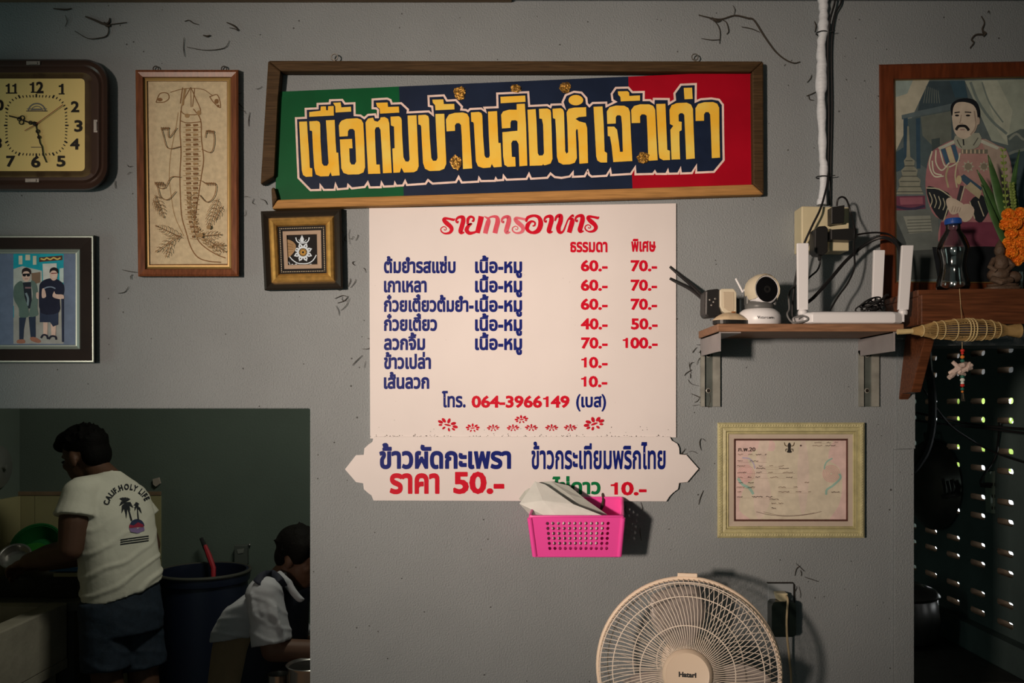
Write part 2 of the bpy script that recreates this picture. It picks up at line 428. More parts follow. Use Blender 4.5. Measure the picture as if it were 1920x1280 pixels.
# letters traced as outlines; A..E are the origins of five overlapping close looks at the sign
ORG = {'A': (540, 170), 'B': (740, 160), 'C': (920, 140), 'D': (1100, 140), 'E': (1220, 140)}
def tr(k, pts): return [(ORG[k][0]+a/6.4, ORG[k][1]+c/6.4) for a, c in pts]
OUT = (tr('A', [(95,330),(215,325),(212,218),(355,212),(355,158),(500,152),(505,115),(650,110),(682,155),(797,150),(800,293),(870,298),(915,330),(960,290),(1045,283),(1055,318),(1078,318),(1080,232),(1060,212),(1015,210),(1015,105),(1190,95),(1230,112),(1245,155),(1358,150)])
 + tr('B', [(160,290),(155,325),(410,312),(460,355),(450,255),(410,245),(405,130),(590,120),(627,183),(735,177),(808,255),(800,290),(855,295),(880,310),(905,284),(1040,277),(1090,315),(1075,268),(1235,262),(1230,98)])
 + tr('C', [(450,210),(462,375),(680,365),(718,388),(728,360),(855,355),(893,405),(862,330),(900,245),(1000,205),(1090,215),(1148,280),(1155,345),(1185,378)])
 + tr('D', [(70,340),(235,335),(238,378),(345,325),(310,305),(300,230),(350,158),(500,155),(548,210),(685,207),(683,305),(760,305),(802,335),(806,290),(985,292),(988,348),(1060,303),(1053,225),(1130,120)])
 + tr('E', [(542,112),(540,322),(600,295),(730,285),(820,300),(866,360),(870,700),(876,1025),(760,1165),(545,1175),(548,1090),(495,1180),(362,1185),(358,1122),(330,1185),(212,1188),(207,1143),(188,1190),(68,1190),(50,1160),(28,1190)])
 + tr('D', [(585,1195),(582,1108),(530,1190),(292,1205),(284,1135),(238,1212),(60,1222),(30,1200),(12,1150)])
 + tr('C', [(1160,1155),(1128,1218),(985,1225),(987,1170),(950,1220),(850,1238),(770,1228),(718,1185),(680,1236),(485,1248),(460,1190),(430,1250),(190,1260),(155,1212),(150,1262),(75,1268),(62,1245)])
 + tr('B', [(1205,1145),(1035,1148),(1012,1108),(1005,1155),(805,1165),(768,1098),(735,1160),(455,1178),(400,1135),(370,1180),(148,1195),(125,1148),(100,1200),(20,1205)])
 + tr('A', [(1283,1105),(1278,1145),(1148,1150),(1122,1100),(1115,1158),(980,1160),(957,1100),(920,1155),(765,1172),(722,1132),(715,1172),(595,1183),(570,1118),(560,1188),(430,1190),(388,1132),(390,1190),(270,1193),(125,1045)]))
ink = Pic(YS)
ink.poly(OUT, alb(27, 33, 48), rough=0.35)
ink.line(OUT, 3.9, alb(224, 182, 160), closed=True)
LET = [
 ('A', [(133,372),(228,368),(235,500),(250,700),(262,925),(290,930),(292,1030),(215,1033),(180,1010),(165,950),(150,700)]),
 ('A', [(255,368),(350,362),(378,375),(386,400),(390,600),(408,870),(430,900),(470,900),(487,870),(470,600),(455,355),(560,350),(570,600),(580,740),(603,745),(620,1015),(525,1022),(510,975),(490,1025),(390,1028),(335,1005),(315,930),(300,700),(290,490),(280,478),(262,478)]),
 ('A', [(255,255),(390,240),(392,190),(455,187),(458,235),(480,235),(482,187),(548,183),(550,298),(255,313)]),
 ('A', [(540,145),(632,140),(640,200),(755,192),(758,250),(570,262),(568,190)]),
 ('A', [(618,550),(610,420),(622,385),(645,358),(700,338),(830,330),(880,347),(903,390),(915,600),(925,920),(905,980),(850,1003),(720,1005),(665,985),(640,930),(622,585),(768,578),(775,690),(735,692),(742,850),(760,885),(800,885),(818,850),(808,600),(800,480),(780,458),(740,460),(720,485),(718,545)]),
 ('A', [(930,380),(960,335),(1020,322),(1035,360),(1075,372),(1105,345),(1110,320),(1160,315),(1200,338),(1215,390),(1225,600),(1245,985),(1140,990),(1125,700),(1110,470),(1090,435),(1055,440),(1042,470),(1050,700),(1060,885),(1100,885),(1108,995),(962,998),(945,700)]),
 ('A', [(1055,145),(1195,140),(1200,195),(1330,190),(1335,262),(1105,275),(1100,215),(1068,190)]),
 ('B', [(-50,376),(50,370),(76,388),(84,420),(90,600),(105,860),(130,912),(165,915),(180,890),(165,600),(155,362),(262,358),(272,600),(288,970),(270,1020),(230,1042),(110,1045),(80,985),(62,1045),(-15,1048),(-28,760),(0,752),(-8,494),(-45,479)]),
 ('B', [(280,358),(370,352),(402,368),(412,400),(420,600),(440,870),(460,905),(500,903),(515,870),(500,600),(488,343),(595,340),(605,600),(620,940),(595,1000),(540,1023),(420,1027),(365,1000),(340,930),(328,700),(318,490),(305,472),(285,470)]),
 ('B', [(452,172),(585,168),(590,225),(715,222),(718,288),(490,298),(485,235),(458,208)]),
 ('B', [(615,410),(650,350),(720,330),(820,325),(870,342),(893,385),(905,600),(930,995),(820,1003),(805,600),(795,475),(775,452),(740,455),(722,480),(725,545),(622,552)]),
 ('B', [(915,325),(1010,318),(1042,332),(1052,365),(1060,600),(1078,840),(1095,868),(1130,868),(1142,840),(1130,600),(1120,315),(1228,308),(1240,600),(1245,690),(1272,690),(1285,975),(1190,985),(1165,940),(1150,985),(1060,992),(1000,970),(975,910),(960,640),(950,455),(940,438),(920,435)]),
 ('C', [(118,265),(415,250),(418,325),(120,342)]),
 ('C', [(125,480),(150,440),(220,420),(312,420),(312,352),(410,348),(425,600),(440,1090),(345,1098),(335,830),(310,788),(265,790),(248,820),(255,985),(295,988),(300,1100),(205,1105),(165,1080),(150,980),(140,690),(322,672),(322,560),(300,545),(250,548),(238,575),(238,638),(135,645)]),
 ('C', [(442,420),(540,412),(552,600),(565,940),(580,970),(625,968),(640,940),(630,600),(615,530),(585,525),(580,410),(680,405),(715,422),(724,455),(730,600),(742,1010),(720,1065),(660,1085),(640,1085),(630,1070),(620,1088),(468,1092),(455,700)]),
 ('C', [(742,408),(840,402),(868,415),(880,450),(885,600),(895,920),(910,948),(930,930),(920,600),(912,450),(935,410),(1000,395),(1145,390),(1148,500),(1060,508),(1018,530),(1060,558),(1140,580),(1158,640),(1168,1060),(1065,1068),(1055,800),(1045,660),(1030,650),(1022,680),(1035,1000),(1010,1055),(950,1075),(870,1078),(815,1050),(795,980),(785,700),(775,530),(748,520)]),
 ('C', ellpts(1022, 305, 88, 62, 22)),
 ('D', [(82,385),(190,380),(205,600),(215,920),(245,940),(245,1052),(170,1053),(130,1030),(115,980),(100,700)]),
 ('D', [(242,440),(275,390),(350,370),(450,372),(500,398),(520,450),(530,700),(548,1035),(320,1048),(300,850),(280,740),(255,735),(250,622),(330,622),(365,660),(385,800),(400,925),(435,925),(425,600),(415,500),(400,485),(365,487),(350,510),(350,585),(248,590)]),
 ('D', [(375,200),(490,197),(510,215),(512,255),(640,248),(640,310),(410,320),(405,265),(380,240)]),
 ('D', [(535,420),(570,375),(640,355),(750,355),(798,373),(822,420),(835,700),(852,1025),(742,1033),(730,700),(720,490),(695,475),(660,475),(640,500),(642,578),(540,580)]),
 ('D', [(835,352),(945,348),(955,600),(968,900),(998,912),(1000,1022),(920,1025),(875,1000),(865,940),(850,650)]),
 ('D', [(995,420),(1020,365),(1080,340),(1200,335),(1252,358),(1275,410),(1285,700),(1298,1005),(1195,1015),(1182,700),(1172,480),(1150,460),(1120,462),(1102,485),(1105,560),(1140,565),(1140,665),(1112,680),(1115,850),(1122,1015),(1020,1018),(1012,850),(1005,660),(1040,612),(1000,590)]),
 ('D', [(1165,158),(1265,155),(1272,290),(1175,295)]),
 ('E', [(538,400),(570,350),(640,330),(750,328),(798,347),(822,395),(825,700),(832,995),(735,1000),(725,700),(715,475),(695,448),(660,448),(640,475),(640,552),(540,555)]),
]
ink.build('letter_shadow', sign, 'navy letter shadow with a pale pink outline')
M_yel = mat('sign_yellow', alb(222, 176, 74), 0.45, spec=0.12, col2=alb(226, 156, 38), nscale=14)
L = MB()
for k, pts in LET: L.pp(tr(k, pts), YS-0.0016, YS-0.0004)
L.build('lettering', M_yel, sign)['label'] = 'yellow Thai letters'
M_gold = mat('gold_leaf', alb(190, 130, 50), 0.35, 0.6, col2=alb(70, 45, 25), nscale=160, bump=0.8, bscale=140)
random.seed(4)
for cx, cy, r, hh in ((855, 305, 13, 15), (1206, 296, 13, 13), (967, 166, 12, 9), (862, 174, 12, 14), (1060, 164, 12, 12)):
    g = MB(); n = 15
    g.pp([(cx+r*math.cos(2*PI*i/n)*random.uniform(.7, 1.05), cy+hh*math.sin(2*PI*i/n)*random.uniform(.7, 1.1)) for i in range(n)], YS-0.0026, YS-0.0004)
    for i in range(9): g.ell(P(cx+random.uniform(-.6, .6)*r, cy+random.uniform(-.6, .6)*hh, YS-0.003), 0.004, 0.0015, 0.003, 7, 5)
    g.build('gold_leaf', M_gold, sign)

# ------------------------------------------------------------------ menu board and price plaque
M_board = mat('cream_board', alb(205, 181, 166), 0.45, noise=0.05, nscale=6, spec=0.3)
speckle(M_board, 34, 0.035, (0.10, 0.07, 0.05))
YM = -0.006
menu = empty('menu_board', P(980, 820), 'tall cream menu board with blue Thai dish names and red prices under the painted sign', 'menu board')
q = MB(); q.pp([(692, 390), (1268, 381), (1268, 820), (694, 822)], YM, -0.001); q.build('board', M_board, menu, bevel=0.0008)
BLUE, RED = alb(14, 24, 84), alb(184, 10, 30)
M_blue = mat('blue_lettering', BLUE, 0.4, spec=0.12); M_red = mat('red_lettering', RED, 0.4, spec=0.12); M_green = mat('green_lettering', alb(8, 92, 46), 0.4, spec=0.12)
M_title = mat('faded_red_lettering', alb(190, 40, 56), 0.4, col2=alb(206, 104, 106), nscale=14.0)
yt = YM-0.0004
names = MB()
for s, x0, x1, bl in (('ต้มยำรสแซ่บ', 719.7, 854.2, 510.6), ('เกาเหลา', 719.7, 800, 546.7), ('ก๋วยเตี๋ยวต้มยำ-', 719.7, 888, 583.2), ('ก๋วยเตี๋ยว', 719.7, 819.5, 619),
                      ('ลวกจิ้ม', 719.7, 797, 654.8), ('ข้าวเปล่า', 719.7, 808, 690.3), ('เส้นลวก', 719.5, 804.8, 727.5)):
    text(names, s, x0, x1, bl, 35, yt, off=0.039)
for bl in (510.6, 546.7, 583.2, 619, 654.8): text(names, 'เนื้อ-หมู', 890.5, 979, bl, 35, yt, off=0.039)
text(names, 'โทร.', 828.5, 873, 762.5, 35, yt, off=0.032); text(names, '(เบส)', 1080, 1136.5, 762.5, 33, yt, off=0.032)
names.build('dish_names', M_blue, menu)['label'] = 'blue Thai dish names'
pr = MB()
for s, x0, x1, bl in (('60.-', 1088.7, 1139.3, 507.4), ('60.-', 1088.7, 1139.3, 543.9), ('60.-', 1088.7, 1139.3, 579.6), ('40.-', 1088.7, 1139.3, 616.5), ('70.-', 1089.5, 1139.3, 652.2),
                      ('10.-', 1090, 1139.3, 688.7), ('10.-', 1089.5, 1138.7, 724.6), ('70.-', 1182.5, 1232, 507.4), ('70.-', 1182.5, 1232, 543.9), ('70.-', 1182.5, 1232, 579.6),
                      ('50.-', 1183, 1233, 616.5), ('100.-', 1167.6, 1233, 652.2)):
    text(pr, s, x0, x1, bl, 27.5, yt, off=0.039)
text(pr, 'ธรรมดา', 1069, 1139, 471.6, 31, yt, off=0.039); text(pr, 'พิเศษ', 1183.5, 1229.5, 470.6, 31, yt, off=0.039)
text(pr, '064-3966149', 884, 1068, 763, 29.5, yt, off=0.039)
pr.build('prices', M_red, menu)['label'] = 'red prices and telephone number'
ti = Pic(yt, (820, 390), 6.194)
tb = MB()
# the title is drawn as thick brush strokes
def brush(pts, ws, sub=6, mi=0):
    pp_ = smoothline([Vector((a, b2, 0)) for a, b2 in pts], sub); k = len(pp_); n = len(ws)
    vs = []; 
    for i in range(k):
        a = pp_[max(i-1, 0)]; c = pp_[min(i+1, k-1)]; d = (c-a).normalized() if (c-a).length > 1e-9 else Vector((1, 0, 0)); nn = Vector((-d.y, d.x, 0))
        t = i/(k-1)*(n-1); j = min(int(t), n-2); ww = (ws[j]*(1-(t-j))+ws[j+1]*(t-j))*.5*1.22
        vs += [pp_[i]+nn*ww, pp_[i]-nn*ww]
    global tlay
    tlay += 1
    y = yt-0.00004*tlay
    tb.add([P(820+v.x/6.194, 390+v.y/6.194, y) for v in vs], [(2*i, 2*i+1, 2*i+3, 2*i+2) for i in range(k-1)], FADE)
tlay = 0; FADE = 0
def ro(x, y):      # the letter ro with its spiral foot
    brush([(x+165, y-170), (x+150, y-155), (x+100, y-165), (x+50, y-170), (x+38, y-150), (x+70, y-115), (x+115, y-75), (x+128, y-40), (x+105, y-5), (x+50, y+5), (x+8, y-20), (x+5, y-55), (x+38, y-75), (x+65, y-60), (x+62, y-38), (x+45, y-35), (x+40, y-48)],
          [4, 26, 22, 26, 34, 44, 40, 36, 26, 16, 12, 10, 9, 8, 7, 7, 7], 5)
def aa(x, y):      # the letter aa
    brush([(x, y-130), (x+10, y-165), (x+40, y-185), (x+80, y-182), (x+85, y-140), (x+70, y-80), (x+55, y-25), (x+65, y-5), (x+100, y-8)], [14, 22, 26, 38, 44, 44, 44, 34, 10], 5)
    brush([(x, y-130), (x+22, y-122), (x+24, y-142)], [16, 18, 10], 3)
ro(38, 290); aa(215, 290)
brush([(352, 190), (355, 130), (385, 100), (420, 115), (418, 150), (398, 148)], [22, 30, 24, 22, 20, 12], 5); brush([(352, 190), (400, 180), (358, 210), (340, 255), (370, 290), (420, 285), (470, 265)], [20, 10, 34, 42, 34, 24, 18], 5)
brush([(510, 95), (495, 170), (478, 235), (465, 290)], [52, 50, 48, 44], 5)
FADE = 1
brush([(545, 95), (590, 125), (590, 160), (570, 230), (555, 295)], [8, 26, 44, 46, 44], 5); brush([(580, 120), (640, 98), (690, 108), (700, 160), (682, 230), (668, 292)], [12, 20, 36, 46, 46, 46], 5)
aa(745, 288); ro(868, 285)
FADE = 0
brush([(1030, 160), (1050, 110), (1120, 88), (1180, 110), (1200, 180), (1170, 260), (1100, 285), (1045, 250), (1050, 195), (1090, 155), (1130, 165), (1130, 200), (1105, 208)], [18, 30, 24, 34, 48, 46, 26, 34, 40, 22, 16, 16, 12], 5)
aa(1240, 282)
brush([(1365, 150), (1385, 100), (1430, 90), (1430, 150), (1405, 230), (1420, 280), (1460, 270), (1490, 200), (1520, 130), (1570, 85), (1580, 105)], [14, 26, 42, 44, 44, 34, 18, 14, 14, 22, 10], 5); brush([(1525, 130), (1560, 125), (1565, 160), (1545, 230), (1530, 285)], [10, 30, 46, 46, 44], 5)
aa(1600, 275); ro(1712, 268)
tb.build('title', [M_red, M_title], menu)['label'] = 'ornate red Thai heading'
fl = Pic(yt, (810, 770), 5.647)
def flower(x, y, w_, h, rot, pet=9):
    c, s_ = math.cos(rot), math.sin(rot)
    def R(a, b2): return (x+a*c-b2*s_, y+a*s_+b2*c)
    for i in range(pet):
        a = 2*PI*i/pet-PI/2; up = -math.sin(a)
        ex, ey = math.cos(a)*w_*.37, math.sin(a)*h*.36
        big = 1.15 if up > -0.2 else 0.8
        X, Y = R(ex, ey); fl.dot(X, Y, w_*.115*big, h*.115*big, RED, 9, math.atan2(ey, ex)+rot)
    X, Y = R(0, 0); fl.dot(X, Y, w_*.17, h*.08, RED, 9, rot-0.1)
for a in ((165, 150, 225, 125, .32), (430, 182, 150, 85, 0), (647, 182, 135, 65, -.05), (857, 182, 135, 65, -.05), (945, 92, 145, 80, -.1), (1050, 180, 138, 65, .03), (1265, 180, 138, 65, 0), (1463, 180, 138, 65, .03), (1715, 138, 225, 130, -.28)):
    flower(*a)
fl.build('flower_border', menu, 'row of small red flowers')
random.seed(12); dm = MB()
for i in range(150):
    x = random.choice((720, 730, 800, 820, 905, 960, 1010, 1075, 1145, 1190, 1225))+random.uniform(-26, 26) if i < 110 else random.uniform(700, 1260)
    yy = 818.5-abs(random.gauss(0, 1.6)) if i < 120 else 818.5-abs(random.gauss(0, 14))
    dm.ell(P(x, yy, YM-0.0006), random.uniform(.0004, .0013), .0005, random.uniform(.0004, .0012), 6, 4)
dm.build('seam_dirt', mat('dark_dirt', (0.04, 0.03, 0.02), 0.9), menu)['kind'] = 'stuff'
# price plaque with a scalloped, pointed outline
plq = empty('price_plaque', P(979, 938), 'cream price plaque with scalloped pointed ends under the menu board', 'sign')
YP = -0.011
PL = [(165,352),(1690,352),(1700,372),(1728,388),(1738,410),(1740,443),(1775,446),(1838,517),(1780,586),(1738,590),(1732,622),(1705,642),(1688,660),(1672,685),(165,681),(155,655),(135,640),(115,622),(112,592),(75,586),(18,520),(75,447),(115,445),(118,412),(140,392),(160,378)]
PL = [(640+a/2.743, 690+c/2.743) for a, c in PL]
q = MB(); q.pp(PL, YP, -0.0065); q.build('board', M_board, plq, bevel=0.0008)
yp = YP-0.0004
d = MB(); text(d, 'ข้าวผัดกะเพรา', 711, 958.3, 876.7, 53, yp, off=0.039); text(d, 'ข้าวกระเทียมพริกไทย', 996.2, 1248, 877.8, 58, yp, off=0.026); d.build('dish_names', M_blue, plq)['label'] = 'blue Thai dish names'
for nm, s_, a_, b_, c_, e_ in (('price_word', 'ราคา', 730.4, 824, 923.3, 61), ('price', '50.-', 849.6, 945.5, 923.3, 54), ('price', '10.-', 1145, 1212.4, 927, 33)):
    d = MB(); text(d, s_, a_, b_, c_, e_, yp, off=0.039); d.build(nm, M_red, plq)
d = MB(); text(d, 'ไข่ดาว', 1035.5, 1126, 925, 37, yp, off=0.039); d.build('side_dish_name', M_green, plq)['label'] = 'green Thai word'
# ------------------------------------------------------------------ wooden and moulded picture frames
def frame(parent, name, quad, prof, mats, y0, labels=None, mids=None):
    """mitred frame: quad = outer corners in the photograph (tl, tr, br, bl); prof = (inset px, depth) steps outwards-in"""
    m = MB(); Q = [Vector((a, b, 0)) for a, b in quad]; n = 4
    def inset(d):
        out = []
        for i in range(4):
            p, a, b = Q[i], Q[i-1], Q[(i+1) % 4]
            u, v = (a-p).normalized(), (b-p).normalized()
            out.append(p+(u+v)*d)
        return out
    rows = [[P(q.x, q.y, -dep) for q in inset(d)] for d, dep in prof]
    for i in range(len(rows)-1):
        for j in range(4):
            k = (j+1) % 4
            m.add([rows[i][j], rows[i][k], rows[i+1][k], rows[i+1][j]], [(3, 2, 1, 0)], mids[i] if mids else 0)
    return m.build(name, mats, parent)

# carved hide picture of a crocodile
M_redwood = mat('red_brown_frame_wood', alb(120, 64, 36), 0.35, noise=0.5, nscale=10, stretch=(20, 20, 2), coat=0.2)
M_gilt = mat('gilt_slip', alb(150, 112, 60), 0.4, 0.3, noise=0.2)
M_hide = mat('pale_linen', alb(196, 164, 124), 0.8, noise=0.22, nscale=90, bump=0.3, bscale=400, stretch=(1, 1, 1))
M_iron = mat('dark_iron_ring', (0.06, 0.055, 0.05), 0.5, 0.6)
cro = empty('crocodile_picture', P(352, 518), 'tall narrow picture of a crocodile drawn in brown on linen, red-brown frame', 'picture')
frame(cro, 'frame', [(254, 131), (447, 131), (448, 518), (259, 518)], [(0, 0.001), (0, 0.020), (4, 0.024), (13, 0.021), (15, 0.014), (18, 0.012), (21, 0.012), (22, 0.007)], [M_redwood, M_gilt], 0, mids=[0, 0, 0, 0, 1, 1, 0])
q = MB(); q.pp([(270, 147), (432, 147), (433, 503), (274, 503)], -0.008, -0.002); q.build('linen_sheet', M_hide, cro)
BR, BR2 = alb(124, 84, 50), alb(150, 112, 72)
k = Pic(-0.0081, (240, 110), 2.977)
def cl(pts, w=4, c=BR, sm=4, closed=False): k.line(pts, w*1.2, c, sm, closed)
cl([(110, 124), (560, 122)], 3, BR2, 0); cl([(120, 1150), (560, 1148)], 6, BR, 0); k.poly([(300, 1150), (385, 1150), (340, 1172)], BR)
cl([(112, 125), (122, 1150)], 2, BR2, 0); cl([(562, 122), (568, 1148)], 2, BR2, 0)
cl([(295, 290), (290, 400), (296, 520), (290, 640), (292, 760), (300, 880), (322, 960), (350, 1050), (390, 1108), (450, 1130), (520, 1136)], 5)
cl([(365, 280), (405, 340), (410, 450), (422, 560), (410, 650), (395, 750), (380, 850), (368, 930), (390, 1010), (440, 1060), (500, 1095), (545, 1112)], 5)
cl([(280, 300), (268, 380), (240, 520), (230, 650), (240, 760), (262, 880), (312, 990)], 3, BR2)
cl([(350, 160), (312, 230), (297, 290), (330, 312), (405, 300), (372, 210), (350, 160)], 4)
cl([(305, 160), (292, 250)], 5); cl([(372, 165), (360, 268)], 4); cl([(318, 165), (310, 258)], 3); cl([(350, 170), (352, 270)], 3)
k.poly([(312, 168), (326, 168), (308, 262), (298, 260)], BR2)
cl([(236, 188), (290, 172), (350, 165), (420, 172), (470, 205)], 3)
cl([(156, 243), (178, 195), (220, 193), (228, 222), (200, 242), (156, 243)], 4); k.dot(178, 228, 14, 10, BR); cl([(455, 212), (500, 203), (516, 272), (480, 246), (455, 212)], 4); k.dot(494, 238, 12, 14, BR); k.dot(503, 264, 7, 8, BR)
k.dot(330, 318, 14, 12, BR2); k.dot(396, 302, 12, 14, BR2); cl([(290, 345), (330, 358), (405, 352)], 4)
random.seed(7)
for i in range(24):
    y = 372+27*i; xl = 318-(0 if i < 14 else (14-i)*2.0); t = min(1, max(0, (i-10)/14)); hw = 40*(1-t*0.5)
    c0 = 356+(0 if i < 19 else (i-19)*5)
    for sx in (-1, 1):
        x = c0+sx*hw*0.52
        k.poly([(x-hw*.36, y-7+random.uniform(-2, 2)), (x+hw*.3, y-8), (x+hw*.38, y+random.uniform(2, 6)), (x-hw*.3, y+6)], BR if (i+sx) % 3 else BR2)
    cl([(c0-hw-8, y+10), (c0, y+13), (c0+hw+8, y+9)], 2.5, BR2, 3)
for i in range(46):
    t = i/45; x = 345+t*t*150+random.uniform(-12, 12)*(1-t*.4); y = 760+t*345-(0 if t < .75 else (t-.75)*120)+random.uniform(-14, 14)
    cl([(x-10, y-5), (x, y+6), (x+11, y-4)], 2.5, BR2, 3)
def leg(pts, toes):
    cl(pts, 3.5)
    x, y = toes
    for a in range(4): cl([(x-18+12*a, y+14), (x-20+13*a, y-2), (x-12+12*a, y+8)], 3, BR, 3)
leg([(292, 490), (240, 502), (214, 490), (200, 440), (190, 395), (222, 390), (228, 440), (272, 385)], (205, 385)); leg([(410, 505), (462, 522), (480, 470), (474, 410), (440, 402), (430, 440)], (456, 404))
leg([(292, 660), (240, 662), (205, 720), (168, 718), (152, 690)], (170, 690)); leg([(266, 740), (222, 786), (180, 770), (165, 715)], (180, 700)); leg([(398, 760), (440, 800), (480, 768), (488, 700), (432, 694)], (460, 694)); cl([(408, 680), (438, 700)], 3)
def frond(x0, y0, x1, y1, n, w):
    cl([(x0, y0), (x1, y1)], 3, BR, 0); dx, dy = x1-x0, y1-y0; l = math.hypot(dx, dy); nx, ny = -dy/l, dx/l
    for i in range(n):
        t = (i+.5)/n; x, y = x0+dx*t, y0+dy*t; ww = w*math.sin(PI*min(1, t*0.8+0.2))
        for sd in (-1, 1): cl([(x, y), (x+nx*sd*ww*.7+dx/l*ww*.3, y+ny*sd*ww*.7+dy/l*ww*.3), (x+nx*sd*ww+dx/l*ww*1.1, y+ny*sd*ww+dy/l*ww*1.1)], 2.5, BR2 if i % 2 else BR, 3)
frond(150, 760, 200, 890, 6, 26); frond(140, 790, 175, 850, 4, 18); frond(500, 780, 442, 950, 8, 30); frond(525, 820, 480, 900, 4, 20)
frond(300, 1000, 150, 930, 7, 26); frond(285, 985, 150, 1080, 6, 26); frond(240, 1020, 210, 1110, 4, 22); frond(400, 990, 520, 980, 6, 24); frond(440, 1010, 545, 1080, 6, 22); frond(470, 1040, 540, 1040, 4, 16)
k.dot(405, 985, 14, 14, BR2); k.dot(450, 940, 12, 12, BR2)
k.build('drawing', cro, 'brown line drawing of a crocodile')
for x in (292, 420):
    g = MB(); g.tube([P(x+5*math.cos(a), 129+5*math.sin(a), -0.008) for a in [i*PI/6 for i in range(12)]], 0.0015, 6, True); g.build('hanging_ring', M_iron, cro)

# small gilt frame with an emblem
emb = empty('emblem_picture', P(570, 543), 'small square black and gold frame with a silver emblem on black', 'picture')
M_blackw = mat('black_lacquered_frame', (0.022, 0.018, 0.014), 0.3, coat=0.4)
M_goldw = mat('gold_frame_moulding', (0.80, 0.47, 0.13), 0.36, 0.65, noise=0.35, nscale=60)
M_tan = mat('tan_slip', alb(150, 118, 92), 0.6)
M_blk = mat('black_card', (0.012, 0.011, 0.011), 0.6, spec=0.1)
EQ = [(489, 396), (640, 391), (643, 541), (496, 544)]
frame(emb, 'frame', EQ, [(0, 0.001), (0, 0.022), (4, 0.026), (14, 0.018)], [M_blackw], 0)
frame(emb, 'gold_moulding', EQ, [(14, 0.018), (17, 0.024), (22, 0.027), (27, 0.023), (30, 0.016)], [M_goldw], 0)['label'] = 'gold inner moulding'
frame(emb, 'beaded_slip', EQ, [(30, 0.016), (39, 0.015), (40, 0.0152), (46, 0.0148), (47, 0.011)], [M_blk, M_tan], 0, mids=[0, 1, 1, 1])
def lerpq(Q, u, v): return tuple((Q[0][i]*(1-u)+Q[1][i]*u)*(1-v)+(Q[3][i]*(1-u)+Q[2][i]*u)*v for i in (0, 1))
g = MB(); M_bead = mat('pale_beads', alb(214, 186, 150), 0.4, 0.2)
for i in range(25):
    t = 0.228+0.545*i/24
    for u, v in ((t, 0.228), (t, 0.773), (0.228, t), (0.773, t)):
        a, b = lerpq(EQ, u, v); g.ell(P(a, b, -0.0166), 0.0013, 0.0010, 0.0013, 6, 4)
g.build('beading', M_bead, emb)['kind'] = 'stuff'
k = Pic(-0.0100, (470, 370), 6.4)
k.poly([(385, 400), (850, 395), (858, 850), (392, 855)], (0.010, 0.009, 0.009))
SV, GO = alb(196, 190, 184), alb(196, 140, 60)
cx, cy = 628, 658
for i in range(8):
    a = PI/8+i*PI/4
    k.poly([(cx+118*math.cos(a), cy+118*math.sin(a)), (cx+88*math.cos(a+.30), cy+88*math.sin(a+.30)), (cx+62*math.cos(a+.36), cy+62*math.sin(a+.36)), (cx+62*math.cos(a-.36), cy+62*math.sin(a-.36)), (cx+88*math.cos(a-.30), cy+88*math.sin(a-.30))], SV)
    k.dot(cx+80*math.cos(a), cy+80*math.sin(a), 8, 8, (0.02, 0.02, 0.02), 8)
k.dot(cx, cy, 72, 72, SV, 24); k.dot(cx, cy, 50, 50, (0.015, 0.012, 0.012), 20)
for i in range(12):
    a = i*PI/6; k.line([(cx+14*math.cos(a), cy+14*math.sin(a)), (cx+44*math.cos(a), cy+44*math.sin(a))], 9, GO)
k.poly([(616, 450), (640, 500), (632, 530), (600, 530), (592, 500)], SV)
for sx in (-1, 1):
    k.line([(622+sx*80, 480), (622+sx*72, 515), (622+sx*48, 540), (622, 548)], 13, SV, 5); k.line([(622+sx*46, 505), (622+sx*30, 525), (622, 535)], 7, SV, 4)
    k.line([(cx+sx*160, 690+(sx < 0)*20), (cx+sx*120, 755), (cx+sx*60, 790), (cx, 795)], 12, SV, 5)
k.line([(440, 748), (465, 790), (480, 815), (500, 800), (520, 818), (545, 796), (565, 820), (590, 805)], 7, SV, 3)
k.line([(600, 828), (650, 828)], 6, SV, 0); k.line([(690, 815), (720, 800), (750, 812), (820, 805)], 9, SV, 3)
k.poly([(395, 520), (440, 505), (500, 525), (540, 570), (538, 620), (500, 680), (440, 730), (400, 735)], alb(150, 112, 74), 3)
for i in range(4): k.line([(405, 560+38*i), (450, 552+36*i), (510, 572+26*i)], 5, alb(112, 78, 46), 4)
k.build('emblem', emb, 'silver star emblem on black, brown stain at left')

# colour photograph of two people
M_dkframe = mat('dark_brown_frame', (0.020, 0.014, 0.012), 0.55, noise=0.25, spec=0.1)
M_silver = mat('silver_slip', alb(160, 156, 138), 0.35, 0.5)
pho = empty('photo_frame', P(20, 680), 'wide dark brown frame with a snapshot of two people standing, below the clock', 'picture')
PQ = [(-190, 441), (176, 441), (177, 680), (-188, 680)]
frame(pho, 'frame', PQ, [(0, 0.001), (0, 0.018), (2, 0.022), (4, 0.022)], [M_dkframe, M_silver], 0, mids=[0, 1, 1])
frame(pho, 'moulding', PQ, [(4, 0.022), (25, 0.020), (26, 0.014)], [M_dkframe], 0)
frame(pho, 'silver_slip', [(-190+26, 441+26), (150, 467), (150, 655), (-188+26, 655)], [(-1, 0.014), (1, 0.016), (6, 0.011), (8, 0.0115), (9, 0.008)], [M_silver], 0)['label'] = 'silver inner slip'
k = Pic(-0.0085, (0, 420), 4.57)
k.poly([(-690, 240), (650, 240), (650, 1045), (-690, 1045)], alb(98, 104, 118, .8), rough=0.25)
k.poly([(115, 250), (545, 250), (545, 1025), (115, 1025)], alb(28, 140, 146, .8), rough=0.25)
